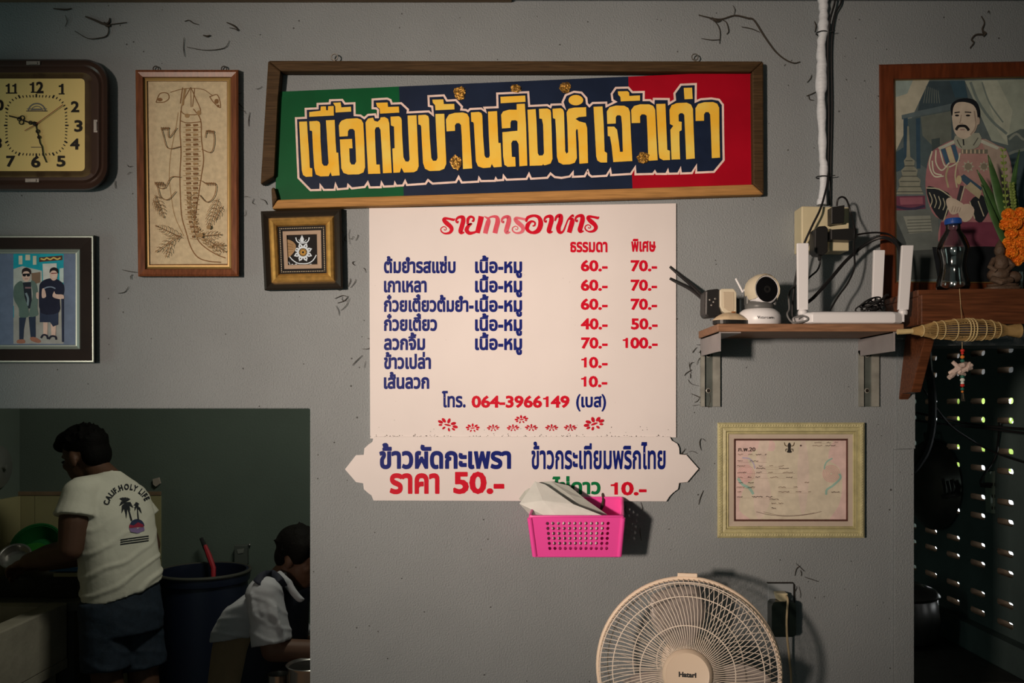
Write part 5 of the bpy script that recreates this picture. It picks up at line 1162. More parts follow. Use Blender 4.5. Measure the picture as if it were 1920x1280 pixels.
blade([(1910, 480, 0), (1882, 400, -.02), (1866, 340, -.02), (1853, 290, -.015)], 17, vy)
blade([(1900, 500, 0), (1886, 460, -.015), (1860, 400, -.02), (1840, 345, -.02)], 12, vy-0.01)
blade([(1915, 480, 0), (1908, 410, -.01), (1900, 350, -.01), (1912, 280, -.01)], 13, vy+0.01)
for x0, x1, y1 in ((1900, 1880, 282), (1912, 1896, 345)):
    mb = MB(); st = smoothline([P(x0, 480, vy), P((x0+x1)/2-2, 400, vy-.02), P(x1, y1, vy-.02)], 10); mb.tube(st, 0.0012, 6)
    for i, q in enumerate(st):
        if i > 7:
            for s_ in (-1, 1): mb.ell(q+Vector((s_*0.004, -0.001*(i % 3), 0.001)), 0.0032, 0.002, 0.0042, 6, 5, Matrix.Rotation(s_*0.7, 3, 'Y'))
    mb.build('flower_spike', M_leaf2, vs_, True)['label'] = 'yellow-green flower spike'
gar = empty('marigold_garland', P(1905, 490, -0.16), 'bright orange marigold garland hanging in front of the portrait at the right edge', 'garland')
random.seed(9)
hd = None; nf = 0
for px, py in ((1890, 402), (1912, 400), (1931, 404), (1886, 420), (1904, 418), (1925, 420), (1896, 437), (1915, 438), (1935, 436), (1892, 455), (1911, 456), (1930, 455), (1897, 473), (1914, 474), (1907, 487), (1925, 480)):
    c = P(px, py, -0.155+random.uniform(-.012, .012))
    if hd is None:
        mb = MB()
        for i in range(90):
            z = 1-2*(i+.5)/90; a = i*2.39996; r = math.sqrt(1-z*z); d = Vector((r*math.cos(a), r*math.sin(a), z))
            u = d.orthogonal().normalized(); w_ = d.cross(u); ang = random.uniform(0, 6); uu = u*math.cos(ang)+w_*math.sin(ang); ww = d.cross(uu)
            b0 = c+d*0.0085; tip = c+d*0.0142
            mb.add([b0-uu*.0024, b0+uu*.0024, tip+uu*.0030+ww*.0016, tip-uu*.0030-ww*.0010], [(0, 1, 2, 3)])
        mb.ell(c, 0.009, 0.009, 0.009, 10, 8)
        hd = mb.build('marigold', M_mari, gar); hc0 = c
    else:
        o = hd.copy(); COL.objects.link(o); o.parent = gar
        R_m = Matrix.Rotation(random.uniform(0, 6), 4, 'Z')@Matrix.Rotation(random.uniform(0, 3), 4, 'X')
        o.location = (c-gar.location)-(R_m.to_3x3()@(hc0-gar.location)); o.rotation_euler = R_m.to_euler()
# bamboo fish trap charm and the little bundle under it
M_bam = mat('golden_bamboo', alb(176, 132, 78), 0.5, noise=0.4, nscale=60)
M_bam2 = mat('pale_bamboo_cane', alb(206, 168, 112), 0.5, noise=0.2, nscale=60)
M_thread = mat('pale_thread', alb(176, 140, 96), 0.8)
ty = -0.235; tk = sc(ty)
trap = empty('bamboo_fish_trap', P(1800, 640, ty), 'small woven bamboo fish trap charm hung lengthwise below the altar shelf', 'ornament')
ax = lambda t: P(1683+t*(1911-1683), 622-3*math.sin(t*PI)-2*t, ty)
def trad(t):
    pts = [(0, 5), (.05, 5.5), (.10, 4.5), (.16, 7), (.3, 15), (.5, 20), (.62, 20), (.78, 17), (.87, 10), (.9, 9.5), (.99, 13), (1, 13)]
    for (a, b), (c, d) in zip(pts[:-1], pts[1:]):
        if a <= t <= c: return (b+(d-b)*(t-a)/(c-a))*tk
    return 13*tk
m = MB()
for i in range(26):
    a = 2*PI*i/26; m.tube([ax(t)+Vector((0, math.cos(a), math.sin(a)))*trad(t) for t in [.12+.76*j/14 for j in range(15)]], 0.0011, 5)
m.build('splints', M_bam, trap, True)
m = MB()
for t in (.2, .3, .36, .46, .56, .585, .61, .69, .76, .82):
    r = trad(t)+0.0012; m.tube([ax(t)+Vector((0, r*math.cos(a), r*math.sin(a))) for a in [2*PI*j/24 for j in range(24)]], 0.0016 if .55 < t < .62 else 0.0012, 6, True)
m.build('hoops', M_bam2, trap, True)
m = MB(); m.rings([[ax(t)+Vector((0, math.cos(2*PI*j/20), math.sin(2*PI*j/20)))*trad(t) for j in range(20)] for t in (0.0, .03, .07, .11, .16, .2)], True); m.build('tied_tip', M_bam2, trap, True)
m = MB(); m.rings([[ax(t)+Vector((0, math.cos(2*PI*j/20), math.sin(2*PI*j/20)))*trad(t)*(1+0.05*(i % 2)) for j in range(20)] for i, t in enumerate((.86, .88, .9, .92, .94, .96, .98, 1.0))], True); m.build('woven_mouth', M_bam, trap, True)
m = MB(); m.lathe([(0.010, 0), (0.012, 0.001), (0.0128, 0.070), (0.009, 0.1)], ax(.40), (1, 0, 0.0), 16); m.build('foil_lining', mat('silver_foil', (0.45, 0.42, 0.46), 0.35, 0.8, noise=0.4, nscale=90), trap, True)
m = MB(); m.tube([P(1799, 541, AYF-0.001), P(1801, 570, AYF-0.003), P(1804, 604, ty)], 0.0008, 5); m.build('hanging_thread', M_thread, trap)
ch = empty('bone_charm', P(1800, 750, ty), 'hanging charm of pale twigs with red and green beads below the fish trap', 'ornament')
m = MB(); m.tube([P(1804, 641, ty), P(1804, 700, ty), P(1806, 748, ty)], 0.0007, 5); m.build('thread', M_thread, ch)
BC = {'r': mat('red_bead', alb(190, 40, 30), 0.3), 'o': mat('orange_bead', alb(206, 106, 40), 0.3), 'g': mat('green_bead', alb(40, 90, 70), 0.3), 'w': mat('white_bead', alb(206, 190, 170), 0.3), 'k': mat('black_tassel', (0.02, 0.02, 0.015), 0.8)}
for y, c, r in ((657, 'r', 4), (662, 'r', 3), (669, 'o', 4), (676, 'g', 4), (706, 'g', 4), (712, 'w', 4.5), (718, 'w', 3.5), (722, 'r', 4), (729, 'g', 3.5), (734, 'o', 2.5)):
    m = MB(); m.ell(P(1804.5, y, ty), r*tk, r*tk, r*tk*.9, 10, 7); m.build('bead', BC[c], ch, True)
M_twig = mat('pale_pink_twig', alb(206, 168, 146), 0.7, noise=0.25, nscale=80, bump=0.5, bscale=120)
random.seed(3)
for a, b, r in (((1786, 678), (1806, 696), 4.2), ((1780, 700), (1800, 690), 5), ((1779, 708), (1790, 698), 5), ((1796, 700), (1822, 684), 4.5), ((1806, 692), (1821, 690), 4.5), ((1798, 686), (1812, 682), 5), ((1790, 690), (1808, 702), 5), ((1812, 696), (1818, 680), 3.5)):
    m = MB(); m.tube([P(a[0], a[1], ty+random.uniform(-.008, .008)), P((a[0]+b[0])/2, (a[1]+b[1])/2+random.uniform(-1, 1), ty-.006), P(b[0], b[1], ty+random.uniform(-.008, .008))], [r*tk*.85, r*tk, r*tk*.8], 8); m.build('twig', M_twig, ch, True)
m = MB()
for i in range(7): m.tube([P(1805+(i-3)*.6, 736, ty), P(1806+(i-3)*1.1, 752, ty)], 0.0008, 4)
m.build('tassel', BC['k'], ch)
# ------------------------------------------------------------------ seen through the opening on the right
def cab(name, pts, r, label, m_=M_cable): return cable(name, pts, r, label, m_)
cab('water_hose', [(1728, 560, 0.128), (1732, 610, 0.22), (1738, 655, 0.4), (1741, 690, 0.5), (1748, 740, 0.5), (1747, 800, 0.5), (1736, 845, 0.5), (1715, 878, 0.5), (1690, 900, 0.5)], 0.012, 'thick black hose curving down behind the edge of the grey wall')
cab('wire', [(1700, 770, 1.0), (1760, 782, 1.0), (1830, 796, 1.05), (1925, 804, 0.90), (1990, 806, 0.70)], 0.0042, 'upper of two black wires strung across the vent-block wall')
cab('wire', [(1700, 785, 1.0), (1760, 794, 1.0), (1840, 802, 1.05), (1925, 812, 0.90), (1990, 815, 0.70)], 0.0042, 'lower of two black wires strung across the vent-block wall')
cab('wire', [(1715, 700, 0.9), (1740, 742, 0.9), (1780, 795, 1.0), (1830, 830, 1.1), (1870, 850, 1.05), (1925, 868, 0.92), (1980, 880, 0.74)], 0.0035, 'slack dark wire sagging in front of the vent-block slots')
cab('wire', [(1874, 792, 1.15), (1871, 830, 1.2), (1865, 860, 1.22), (1845, 890, 1.22), (1838, 906, 1.22), (1850, 912, 1.22), (1858, 910, 1.22)], 0.004, 'black lead hanging to the power strip on the vent-block wall')
ps = empty('power_strip', P(1869, 965, 1.28), 'pale green upright power strip with dark side hanging on the vent-block wall', 'power strip')
m = MB(); m.pp([(1856, 884), (1869, 882), (1869, 963), (1858, 962)], 1.262, 1.30); m.build('face', mat('pale_green_plastic', (0.20, 0.25, 0.20), 0.5), ps, bevel=0.002)
m = MB(); m.pp([(1869, 882), (1880, 880), (1880, 960), (1869, 963)], 1.262, 1.30); m.build('side', mat('navy_plastic', (0.02, 0.04, 0.07), 0.5), ps, bevel=0.002)
m = MB()
for y in (908, 930, 952):
    for dx in (-2.5, 2.5): m.pp([(1863+dx-1, y-3), (1863+dx+1, y-3), (1863+dx+1, y+3), (1863+dx-1, y+3)], 1.2612, 1.2615)
m.build('socket_slots', M_ink, ps)
m = MB(); m.pp([(1844, 906), (1860, 905), (1860, 915), (1844, 914)], 1.235, 1.2612); m.build('black_plug', M_blkp, ps, bevel=0.002)
# hanging wok and dark pot
M_steel = mat('blackened_steel', (0.09, 0.085, 0.08), 0.30, 0.6, noise=0.4, nscale=12)
wk = empty('wok', (1.80, 1.70, 1.12), 'big dark steel wok hanging on its side on the vent-block wall, behind the wall edge', 'wok')
wc = Vector((1.865, 1.70, 1.30))
m = MB(); pf = [(0.195, 0.0), (0.20, 0.004), (0.188, 0.012), (0.165, 0.035), (0.13, 0.056), (0.08, 0.070), (0.02, 0.076), (0.001, 0.0765)]
m.lathe(pf+[(max(0.0005, r-0.002), h-0.002) for r, h in reversed(pf)], wc, (-1, -0.15, 0), 44, cap=False); m.build('bowl', M_steel, wk, True)
m = MB(); m.tube([wc+Vector((-0.012, -0.04, 0.19)), wc+Vector((-0.02, -0.03, 0.225)), wc+Vector((-0.02, 0.03, 0.225)), wc+Vector((-0.012, 0.04, 0.19))], 0.007, 8); m.build('handle', M_steel, wk, True)
ut = MB()
pt = empty('ladle_cluster', P(1765, 950, 1.55), 'dark wire ladles and strainers hanging above the wok', 'utensils')
for i, (x, y0, y1) in enumerate(((1768, 898, 930), (1776, 902, 928), (1783, 900, 926))):
    m = MB(); m.tube([P(x, y0, 1.5), P(x+3, (y0+y1)/2, 1.48), P(x+5, y1, 1.5)], 0.006, 6); m.ell(P(x+5, y1, 1.5), 0.018, 0.018, 0.012, 10, 6); m.build('ladle', M_steel, pt, True)
po = empty('stock_pot', (1.60, 1.45, 0.62), 'dark round pot under the wok, behind the wall edge at the right', 'pot')
m = MB(); pc_ = (1.62, 1.50, 0.66); m.lathe([(0.001, 0), (0.12, 0), (0.155, 0.03), (0.165, 0.10), (0.155, 0.19), (0.165, 0.20), (0.150, 0.20), (0.148, 0.02), (0.001, 0.015)], pc_, (0, 0, 1), 36, cap=False); m.build('bowl', M_steel, po, True)
m = MB(); m.lathe([(0.165, 0), (0.15, 0.02), (0.09, 0.045), (0.02, 0.055), (0.018, 0.075), (0.001, 0.078)], (1.62, 1.50, 0.862), (0, 0, 1), 36); m.build('lid', M_steel, po, True)
ben = empty('side_bench', (1.6, 1.4, 0), 'dark low bench under the pots along the vent-block wall', 'bench')
m = MB(); m.box((1.35, 0.95, 0.60), (1.845, 1.95, 0.66)); m.build('top', mat('dark_bench_top', (0.05, 0.05, 0.045), 0.6, noise=0.3), ben, bevel=0.004)
for x, y in ((1.38, 0.98), (1.80, 0.98), (1.38, 1.90), (1.80, 1.90)): m = MB(); m.box((x, y, 0), (x+0.04, y+0.04, 0.60)); m.build('leg', mat('dark_bench_top', (0.05, 0.05, 0.045), 0.6), ben)
# hedge outside
random.seed(2)
mb = MB()
for i in range(900):
    p = Vector((random.uniform(2.7, 3.3), random.uniform(0.4, 4.6), random.uniform(1.28, 1.74))); d = Vector((random.uniform(-1, 1), random.uniform(-1, 1), random.uniform(-.4, 1))).normalized(); u = d.orthogonal().normalized(); w_ = d.cross(u)
    mb.add([p-u*.05, p+w_*.028, p+u*.06, p-w_*.028], [(0, 1, 2, 3)])
for i in range(7): mb.tube([Vector((3.0, 0.8+0.6*i, 0)), Vector((3.0, 0.85+0.6*i, 1.5))], 0.02, 6)
tag(mb.build('hedge', mat('sunlit_hedge_leaf', (0.30, 0.42, 0.07), 0.6, noise=0.4, nscale=3)), 'green hedge glimpsed through the slots of the vent-block wall', 'hedge')
aw = MB(); aw.box((2.30, 0.0, 1.775), (2.36, 5.2, 2.25)); aw.box((1.985, 0.0, 2.20), (2.36, 5.2, 2.25))  # board added outside to keep sky light out of the top slots
tag(aw.build('slot_dimmer', mat('grey_dimmer_board', (0.06, 0.055, 0.05), 0.8), None), 'added board outside that dims the highest vent-block slots', 'slot_dimmer')
# ------------------------------------------------------------------ people in the kitchen
def melt(mb, name, m_, parent, voxel=0.007, smooth=6, wrinkle=None):
    """fuse overlapping solids into one continuous skin"""
    me = bpy.data.meshes.new('tmp'); me.from_pydata([tuple(v) for v in mb.v], [], mb.f); me.update()
    o = bpy.data.objects.new('tmp', me); COL.objects.link(o)
    r = o.modifiers.new('r', 'REMESH'); r.mode = 'VOXEL'; r.voxel_size = voxel
    s = o.modifiers.new('s', 'SMOOTH'); s.factor = 0.5; s.iterations = smooth
    dg = bpy.context.evaluated_depsgraph_get(); dg.update()
    ev = o.evaluated_get(dg); em = ev.to_mesh()
    out = MB(); out.add([v.co.copy() for v in em.vertices], [tuple(p.vertices) for p in em.polygons])
    if wrinkle:
        for i, v in enumerate(em.vertices): out.v[i] = v.co+v.normal*wrinkle(v.co)
    ev.to_mesh_clear(); bpy.data.objects.remove(o); bpy.data.meshes.remove(me)
    return out, (out.build(name, m_, parent, True, angle=180) if name else None)
def limb(mb, pts, rs, n=14):
    pts = [Vector(p) for p in pts]
    for p, r in zip(pts, rs): mb.ell(p, r, r, r, n, 8)
    for i in range(len(pts)-1): mb.tube([pts[i], pts[i+1]], [rs[i], rs[i+1]], n)
def trunk(mb, secs, n=28):
    rows = []
    for c, u, v in secs:
        rows.append([c+u*(abs(math.cos(t))**0.85*(1 if math.cos(t) > 0 else -1))+v*(abs(math.sin(t))**0.85*(1 if math.sin(t) > 0 else -1)) for t in [2*PI*j/n for j in range(n)]])
    mb.rings(rows, True)
def hand(mb, wrist, d, palm_n, side, s=1.0, curl=0.5):
    """palm, four unequal bent fingers and a thumb from the side of the palm"""
    d = Vector(d).normalized(); pn = Vector(palm_n); pn = (pn-d*pn.dot(d)).normalized(); sd = d.cross(pn)*side
    c = Vector(wrist)+d*0.045*s
    R = Matrix((d, sd, pn)).transposed()
    mb.ell(c, 0.050*s, 0.040*s, 0.016*s, 14, 8, R)
    for i, (o, L) in enumerate(((-0.030, .060), (-0.010, .074), (0.010, .080), (0.029, .070))):
        b = c+d*0.040*s+sd*o*s; q1 = b+(d*math.cos(curl*.5)+pn*math.sin(curl*.5))*L*.45*s; q2 = q1+(d*math.cos(curl*1.3)+pn*math.sin(curl*1.3))*L*.32*s; q3 = q2+(d*math.cos(curl*2)+pn*math.sin(curl*2))*L*.25*s
        limb(mb, [b, q1, q2, q3], [.0092*s, .0088*s, .008*s, .007*s], 8)
    b = c-d*0.012*s+sd*0.034*s; q1 = b+(d*.6+sd*.7+pn*.3).normalized()*0.034*s; q2 = q1+(d*.8+sd*.3+pn*.5).normalized()*0.028*s
    limb(mb, [b, q1, q2], [.0125*s, .0105*s, .0085*s], 8)
def head(mb, c, fw, up, s=1.0):
    """skull, jaw, nose, lips, ears; c is the middle of the head"""
    fw = fw.normalized(); up = (up-fw*up.dot(fw)).normalized(); rt_ = fw.cross(up)
    R = Matrix((rt_, fw, up)).transposed()
    T = lambda x, y, z: c+rt_*x*s+fw*y*s+up*z*s
    mb.ell(T(0, -.008, .030), .074*s, .092*s, .082*s, 20, 14, R)
    mb.ell(T(0, .022, -.030), .060*s, .066*s, .076*s, 18, 12, R); mb.ell(T(0, .052, -.080), .034*s, .030*s, .026*s, 12, 8, R)
    mb.ell(T(0, .078, .030), .042*s, .018*s, .012*s, 10, 6, R)
    mb.tube([T(0, .082, .018), T(0, .098, -.012), T(0, .104, -.022)], [.008*s, .012*s, .013*s], 8)
    for sx in (-1, 1):
        mb.ell(T(sx*.012, .090, -.024), .008*s, .010*s, .008*s, 8, 6, R); mb.ell(T(sx*.042, .056, -.012), .020*s, .022*s, .020*s, 10, 8, R)
        mb.ell(T(sx*.076, -.006, -.004), .010*s, .020*s, .032*s, 10, 8, R)
    mb.ell(T(0, .084, -.048), .022*s, .011*s, .006*s, 10, 6, R); mb.ell(T(0, .081, -.058), .019*s, .011*s, .007*s, 10, 6, R)
    return T, R
M_skin = mat('brown_skin', (0.095, 0.045, 0.026), 0.6, noise=0.12, nscale=10)
M_hair = mat('black_hair', (0.004, 0.0035, 0.003), 0.7, spec=0.08, bump=0.6, bscale=160)
M_tee = mat('white_cotton', (0.62, 0.60, 0.50), 0.85, noise=0.08, nscale=12, bump=0.5, bscale=28)
M_denim = mat('dark_navy_denim', (0.018, 0.030, 0.048), 0.8, noise=0.4, nscale=40, bump=0.3, bscale=60)
M_eye = mat('dark_eye', (0.015, 0.012, 0.01), 0.2)
Z = Vector((0, 0, 1))
p1 = empty('person', P(222, 0, 1.46).xy.to_3d(), 'person in a white sleeveless printed T-shirt and navy shorts washing up at the trough', 'person')
f1 = Vector((-.75, .65, 0)).normalized(); r1 = Vector((.65, .75, 0)).normalized()
SHL, SHR = P(150, 926, 1.38), P(246, 933, 1.63)
secs = [(P(230, 1105, 1.46), r1*.157+Z*.040, f1*.124), (P(225, 1060, 1.46), r1*.156+Z*.02, f1*.122), (P(219, 1010, 1.47), r1*.157+Z*.01, f1*.118), (P(211, 962, 1.49), r1*.166, f1*.112-Z*.01), (P(205, 932, 1.50), r1*.166, f1*.098-Z*.01), (P(201, 910, 1.51), r1*.122, f1*.078-Z*.02), (P(199, 893, 1.515), r1*.060, f1*.060-Z*.03)]
body = MB()
trunk(body, [(c, u*.93, v*.92) for c, u, v in secs])
limb(body, [P(228, 1106, 1.46), P(226, 1150, 1.46)], [.112, .108], 20)
ELL, WRL = P(132, 1030, 1.31), P(52, 1052, 1.45)
limb(body, [SHL, (SHL+ELL)/2+Vector((0, -.01, 0)), ELL, (ELL+WRL)/2, WRL], [.066, .058, .047, .046, .031])
hand(body, WRL, (WRL-ELL), Vector((.1, .2, -1)), -1, 1.0, .7)
ELR, WRR = P(280, 1022, 1.68), P(82, 1058, 1.62)
limb(body, [SHR, ELR, (ELR+WRR)/2, WRR], [.064, .047, .042, .030]); hand(body, WRR, (WRR-ELR), Vector((0, -.2, -1)), 1, 1.0, .7)
for hp, kn in ((P(194, 1140, 1.40), P(200, 1262, 1.38)), (P(256, 1135, 1.52), P(268, 1258, 1.50))):
    an_ = Vector((kn.x+.03, kn.y-.03, 0.085)); limb(body, [hp, kn, (kn*.55+an_*.45)-f1*.02, an_], [.082, .062, .060, .038])
    limb(body, [an_-f1*.035-Z*.035, an_+f1*.06-Z*.045, an_+f1*.15-Z*.055], [.036, .036, .026])
HC = P(161, 858, 1.535); hf = Vector((-.90, .30, -.30)); hu = Vector((-.25, .05, 1))
T1, R1 = head(body, HC, hf, hu, 1.06)
limb(body, [P(200, 900, 1.515), P(186, 884, 1.525), T1(0, -.02, -.03)], [.062, .056, .054])
_, bo = melt(body, 'body', M_skin, p1, 0.006, 5)
sh = MB(); trunk(sh, secs)
sh.tube([P(194, 908, 1.49), SHL+Z*.008], [.050, .064], 16); sh.tube([P(206, 906, 1.53), SHR+Z*.006], [.048, .062], 16)
for S_, E_ in ((SHL, ELL), (SHR, ELR)):
    dv_ = (E_-S_).normalized(); sh.ell(S_, .070, .070, .066, 16, 10); sh.tube([S_-dv_*.02, S_+dv_*.05, S_+dv_*.095], [.066, .076, .088], 18)
for i, (x0, y0, x1, y1) in enumerate(() and ((180, 1075, 290, 1035), (170, 1092, 296, 1058), (200, 1060, 292, 1012), (176, 1108, 300, 1074), (168, 1040, 230, 1060), (240, 1000, 288, 985))):     # folds of cloth
    a_, b_ = P(x0, y0, 1.46), P(x1, y1, 1.46); cc_ = secs[1][0]
    pth = []
    for t in [j/8 for j in range(9)]:
        q_ = a_.lerp(b_, t); dd = Vector((q_.x-cc_.x, 0, 0)); u_ = max(-1, min(1, dd.x/.2)); pth.append(Vector((q_.x, 1.47-.150*math.sqrt(max(.05, 1-u_*u_))-.01, q_.z-.01*math.sin(PI*t))))
    sh.tube(pth, [.004+.010*math.sin(PI*t/8) for t in range(9)], 8)
from mathutils import noise as mnoise
def creases(c0_, rv, lo, hi, amp, slope, per):
    def w_(p):
        s_ = (p-c0_).dot(rv); k = max(0, min(1, (hi-p.z)/(hi-lo)))
        n_ = mnoise.noise(p*8)*2.6+mnoise.noise(p*3.5)*4.0
        ph = (p.z-slope*s_)/per*2*PI+n_
        return amp*(k*(max(0, math.sin(ph))**2.6)*(.45+.9*max(0, .5+mnoise.noise(p*5+Vector((3, 1, 7)))))+.35*mnoise.noise(p*14))
    return w_
shm, so_ = melt(sh, 'shirt', M_tee, p1, 0.006, 7, creases(P(226, 1060, 1.46), r1, .92, 1.24, .0075, .42, .085))
srt = MB()
trunk(srt, [(P(228, 1095, 1.46), r1*.145+Z*.02, f1*.114), (P(228, 1140, 1.46), r1*.160, f1*.132), (P(229, 1180, 1.46), r1*.164, f1*.136)])
for hp, kn in ((P(194, 1140, 1.40), P(200, 1262, 1.38)), (P(256, 1135, 1.52), P(268, 1258, 1.50))): srt.tube([hp+Z*.03, hp.lerp(kn, .5), hp.lerp(kn, .93)], [.096, .096, .098], 20)
melt(srt, 'shorts', M_denim, p1, 0.008, 4, creases(P(226, 1060, 1.46), r1, .5, 1.0, .006, -.4, .09))
ha = MB()
ha.ell(T1(0, -.020, .052), .084, .096, .080, 20, 12, R1); ha.ell(T1(0, -.055, .005), .072, .054, .070, 16, 10, R1); ha.ell(T1(0, .045, .088), .070, .062, .046, 14, 10, R1); ha.ell(T1(0, .080, .078), .058, .042, .034, 12, 8, R1); ha.ell(T1(0, .0, .085), .078, .075, .058, 14, 10, R1)
random.seed(21)
for i in range(70):
    a = random.uniform(0, 2*PI); e_ = random.uniform(.1, 1.45); b0 = T1(.080*math.cos(a)*math.cos(e_), -.02+.095*math.sin(a)*math.cos(e_), .05+.082*math.sin(e_)); dd = (b0-HC).normalized()
    ha.tube([b0-dd*.012, b0+dd*random.uniform(.006, .016)+hf*.010], [.010, .004], 6)
melt(ha, 'hair', M_hair, p1, 0.006, 2)
for sx in (-1, 1):
    m = MB(); m.ell(T1(sx*.034, .079, .008), .012, .007, .006, 10, 6, R1); m.build('eye', M_eye, p1, True)
# the print on the back of the shirt, laid onto the cloth
bvh = BVHTree.FromPolygons(shm.v, shm.f)
CAM0 = Vector((0, -DIST, CAMZ))
def on_cloth(px, py, lift=0.003):
    d = (P(px, py, 1.0)-CAM0).normalized(); h = bvh.ray_cast(CAM0, d)
    return (h[0]+h[1]*lift) if h[0] is not None else None
def cloth_poly(mb, pts, lift=0.003, steps=0):
    if steps: pts = [tuple(Vector((*a, 0)).lerp(Vector((*b, 0)), t/steps).xy) for a, b in zip(pts, pts[1:]+pts[:1]) for t in range(steps)]
    q = [on_cloth(a, b, lift) for a, b in pts]
    if any(x is None for x in q): return
    tr_ = tessellate_polygon([[Vector((a, -b, 0)) for a, b in pts]])
    mb.add(q, [tuple(t) for t in tr_])
pb = MB(); K = lambda a, b: (80+a/4.268, 780+b/4.268)
word = 'CALIF.HOLY LIFE'; L3 = [(ch, glyph(ch, 0.04)) for ch in word]; tot = sum(g[2] for _, g in L3); acc = 0
for ch, (v, f, adv) in L3:
    if v:
        t = (acc+adv/2)/tot; ang = math.radians(188+t*150); cx, cy = 676, 738; rad = 150
        ux, uy = -math.sin(ang), math.cos(ang); nx, ny = math.cos(ang), math.sin(ang)
        ids = []; ok = True; base_ = len(pb.v); vs = []
        for a, b, u in v:
            lx, ly = (a-adv/2)*46, b*62
            q = on_cloth(*K(cx+nx*(rad+ly)+ux*lx, cy+ny*(rad+ly)*1.0+uy*lx), 0.003)
            if q is None: ok = False; break
            vs.append(q)
        if ok: pb.add(vs, f)
    acc += adv
def frondp(x0, y0, x1, y1, w):
    mx, my = (x0+x1)/2, (y0+y1)/2-14; dx, dy = x1-x0, y1-y0; l = math.hypot(dx, dy); nx, ny = -dy/l*w, dx/l*w
    cloth_poly(pb, [K(x0, y0), K(mx+nx, my+ny), K(x1, y1), K(mx-nx, my-ny)])
for x1, y1 in ((612, 660), (610, 720), (630, 780), (668, 820), (700, 760), (725, 735), (700, 665), (655, 650), (640, 655)): frondp(660, 690, x1, y1, 13)
for x1, y1 in ((725, 715), (735, 760), (790, 780), (772, 705), (745, 690), (765, 740)): frondp(748, 722, x1, y1, 9)
cloth_poly(pb, [K(664, 690), K(674, 690), K(716, 835), K(704, 838)], steps=2); cloth_poly(pb, [K(750, 725), K(757, 725), K(768, 830), K(758, 832)], steps=2)
for i in range(3):
    cloth_poly(pb, [K(620, 985+18*i), K(845, 955+18*i), K(845, 963+18*i), K(620, 993+18*i)], steps=4)
pb.build('shirt_print', mat('black_print_on_cloth', (0.012, 0.014, 0.018), 0.8), so_)
pb = MB(); cloth_poly(pb, [K(*q) for q in ellpts(752, 880, 58, 56, 20, 0, PI, 2*PI)]); pb.build('shirt_print', mat('navy_print', (0.02, 0.03, 0.08), 0.8), so_)
pb = MB(); cloth_poly(pb, [K(692, 868), K(725, 876), K(760, 850), K(800, 868), K(806, 886), K(690, 896)]); pb.build('shirt_print', mat('red_print', (0.30, 0.02, 0.05), 0.8), so_)
pb = MB(); cloth_poly(pb, [K(690, 898), K(808, 888), K(812, 915), K(760, 938), K(700, 925)]); pb.build('shirt_print', mat('mauve_print', (0.22, 0.15, 0.30), 0.8), so_)

# the seated person at the edge of the opening
p2 = empty('person', P(505, 0, 1.10).xy.to_3d(), 'person in a pale short-sleeved shirt and dark apron, seated at the opening edge', 'person')
f2 = Vector((.93, -.37, 0)).normalized(); r2 = Vector((-.37, -.93, 0)).normalized()
S2 = [(P(480, 1180, 1.13), r2*.19, f2*.135+Z*.03), (P(488, 1150, 1.12), r2*.195, f2*.13+Z*.04), (P(500, 1118, 1.10), r2*.185, f2*.115+Z*.04), (P(514, 1094, 1.09), r2*.125, f2*.085+Z*.04), (P(524, 1082, 1.085), r2*.072, f2*.066+Z*.04)]
SR, SL = P(496, 1112, 0.93), P(512, 1108, 1.26)
ER, WR = P(512, 1218, 0.90), P(650, 1222, 0.96); EL, WL = P(560, 1210, 1.24), P(640, 1215, 1.02)
body = MB(); trunk(body, [(c, u*.92, v*.9) for c, u, v in S2])
limb(body, [P(484, 1190, 1.13), Vector((P(478, 0, 1.13).x, 1.13, .55))], [.14, .15], 20)
for S_, E_, W_, sd_ in ((SR, ER, WR, 1), (SL, EL, WL, -1)):
    limb(body, [S_, E_, (E_+W_)/2, W_], [.058, .042, .040, .028]); hand(body, W_, W_-E_, Vector((.2, 0, -1)), sd_, .95, .6)
H2 = P(562, 1047, 1.07); hf2 = Vector((.90, -.22, -.36)); hu2 = Vector((.33, -.05, .93))
T2, R2 = head(body, H2, hf2, hu2, .93)
limb(body, [P(524, 1092, 1.085), P(536, 1078, 1.08), T2(0, -.02, -.03)], [.058, .053, .050])
hipz = .50; hx = P(478, 0, 1.13).x
for sd_ in (-1, 1):
    hp = Vector((hx, 1.12, hipz))+r2*.09*sd_; kn = hp+Vector((.80, .46, 0))*.36+r2*.07*sd_+Z*.06; an_ = Vector((kn.x-.03, kn.y, .085))
    limb(body, [hp, kn, (kn+an_)/2-f2*.015, an_], [.085, .060, .056, .036]); limb(body, [an_-f2*.03-Z*.04, an_+f2*.06-Z*.048, an_+f2*.14-Z*.056], [.034, .034, .026])
melt(body, 'body', M_skin, p2, 0.006, 5)
sh = MB(); trunk(sh, S2)
for S_, E_ in ((SR, ER), (SL, EL)):
    dv_ = (E_-S_).normalized(); sh.ell(S_, .066, .066, .060, 16, 10); sh.tube([S_-dv_*.01, S_+dv_*.07, S_.lerp(E_, .88)], [.062, .066, .072], 18)
random.seed(8)
for i in range(7):
    a_ = P(470+8*i, 1110+4*i, .87); b_ = P(485+8*i, 1190+random.uniform(-20, 15), .865); sh.tube([a_, a_.lerp(b_, .5)+Vector((0, -.012, 0)), b_], [.003, .008, .003], 6)
col = [P(516, 1080, 1.03), P(524, 1076, 1.00), P(538, 1092, 0.98), P(552, 1112, 0.98), P(566, 1126, .99)]
sh.tube(col, [.012, .016, .017, .015, .010], 8)
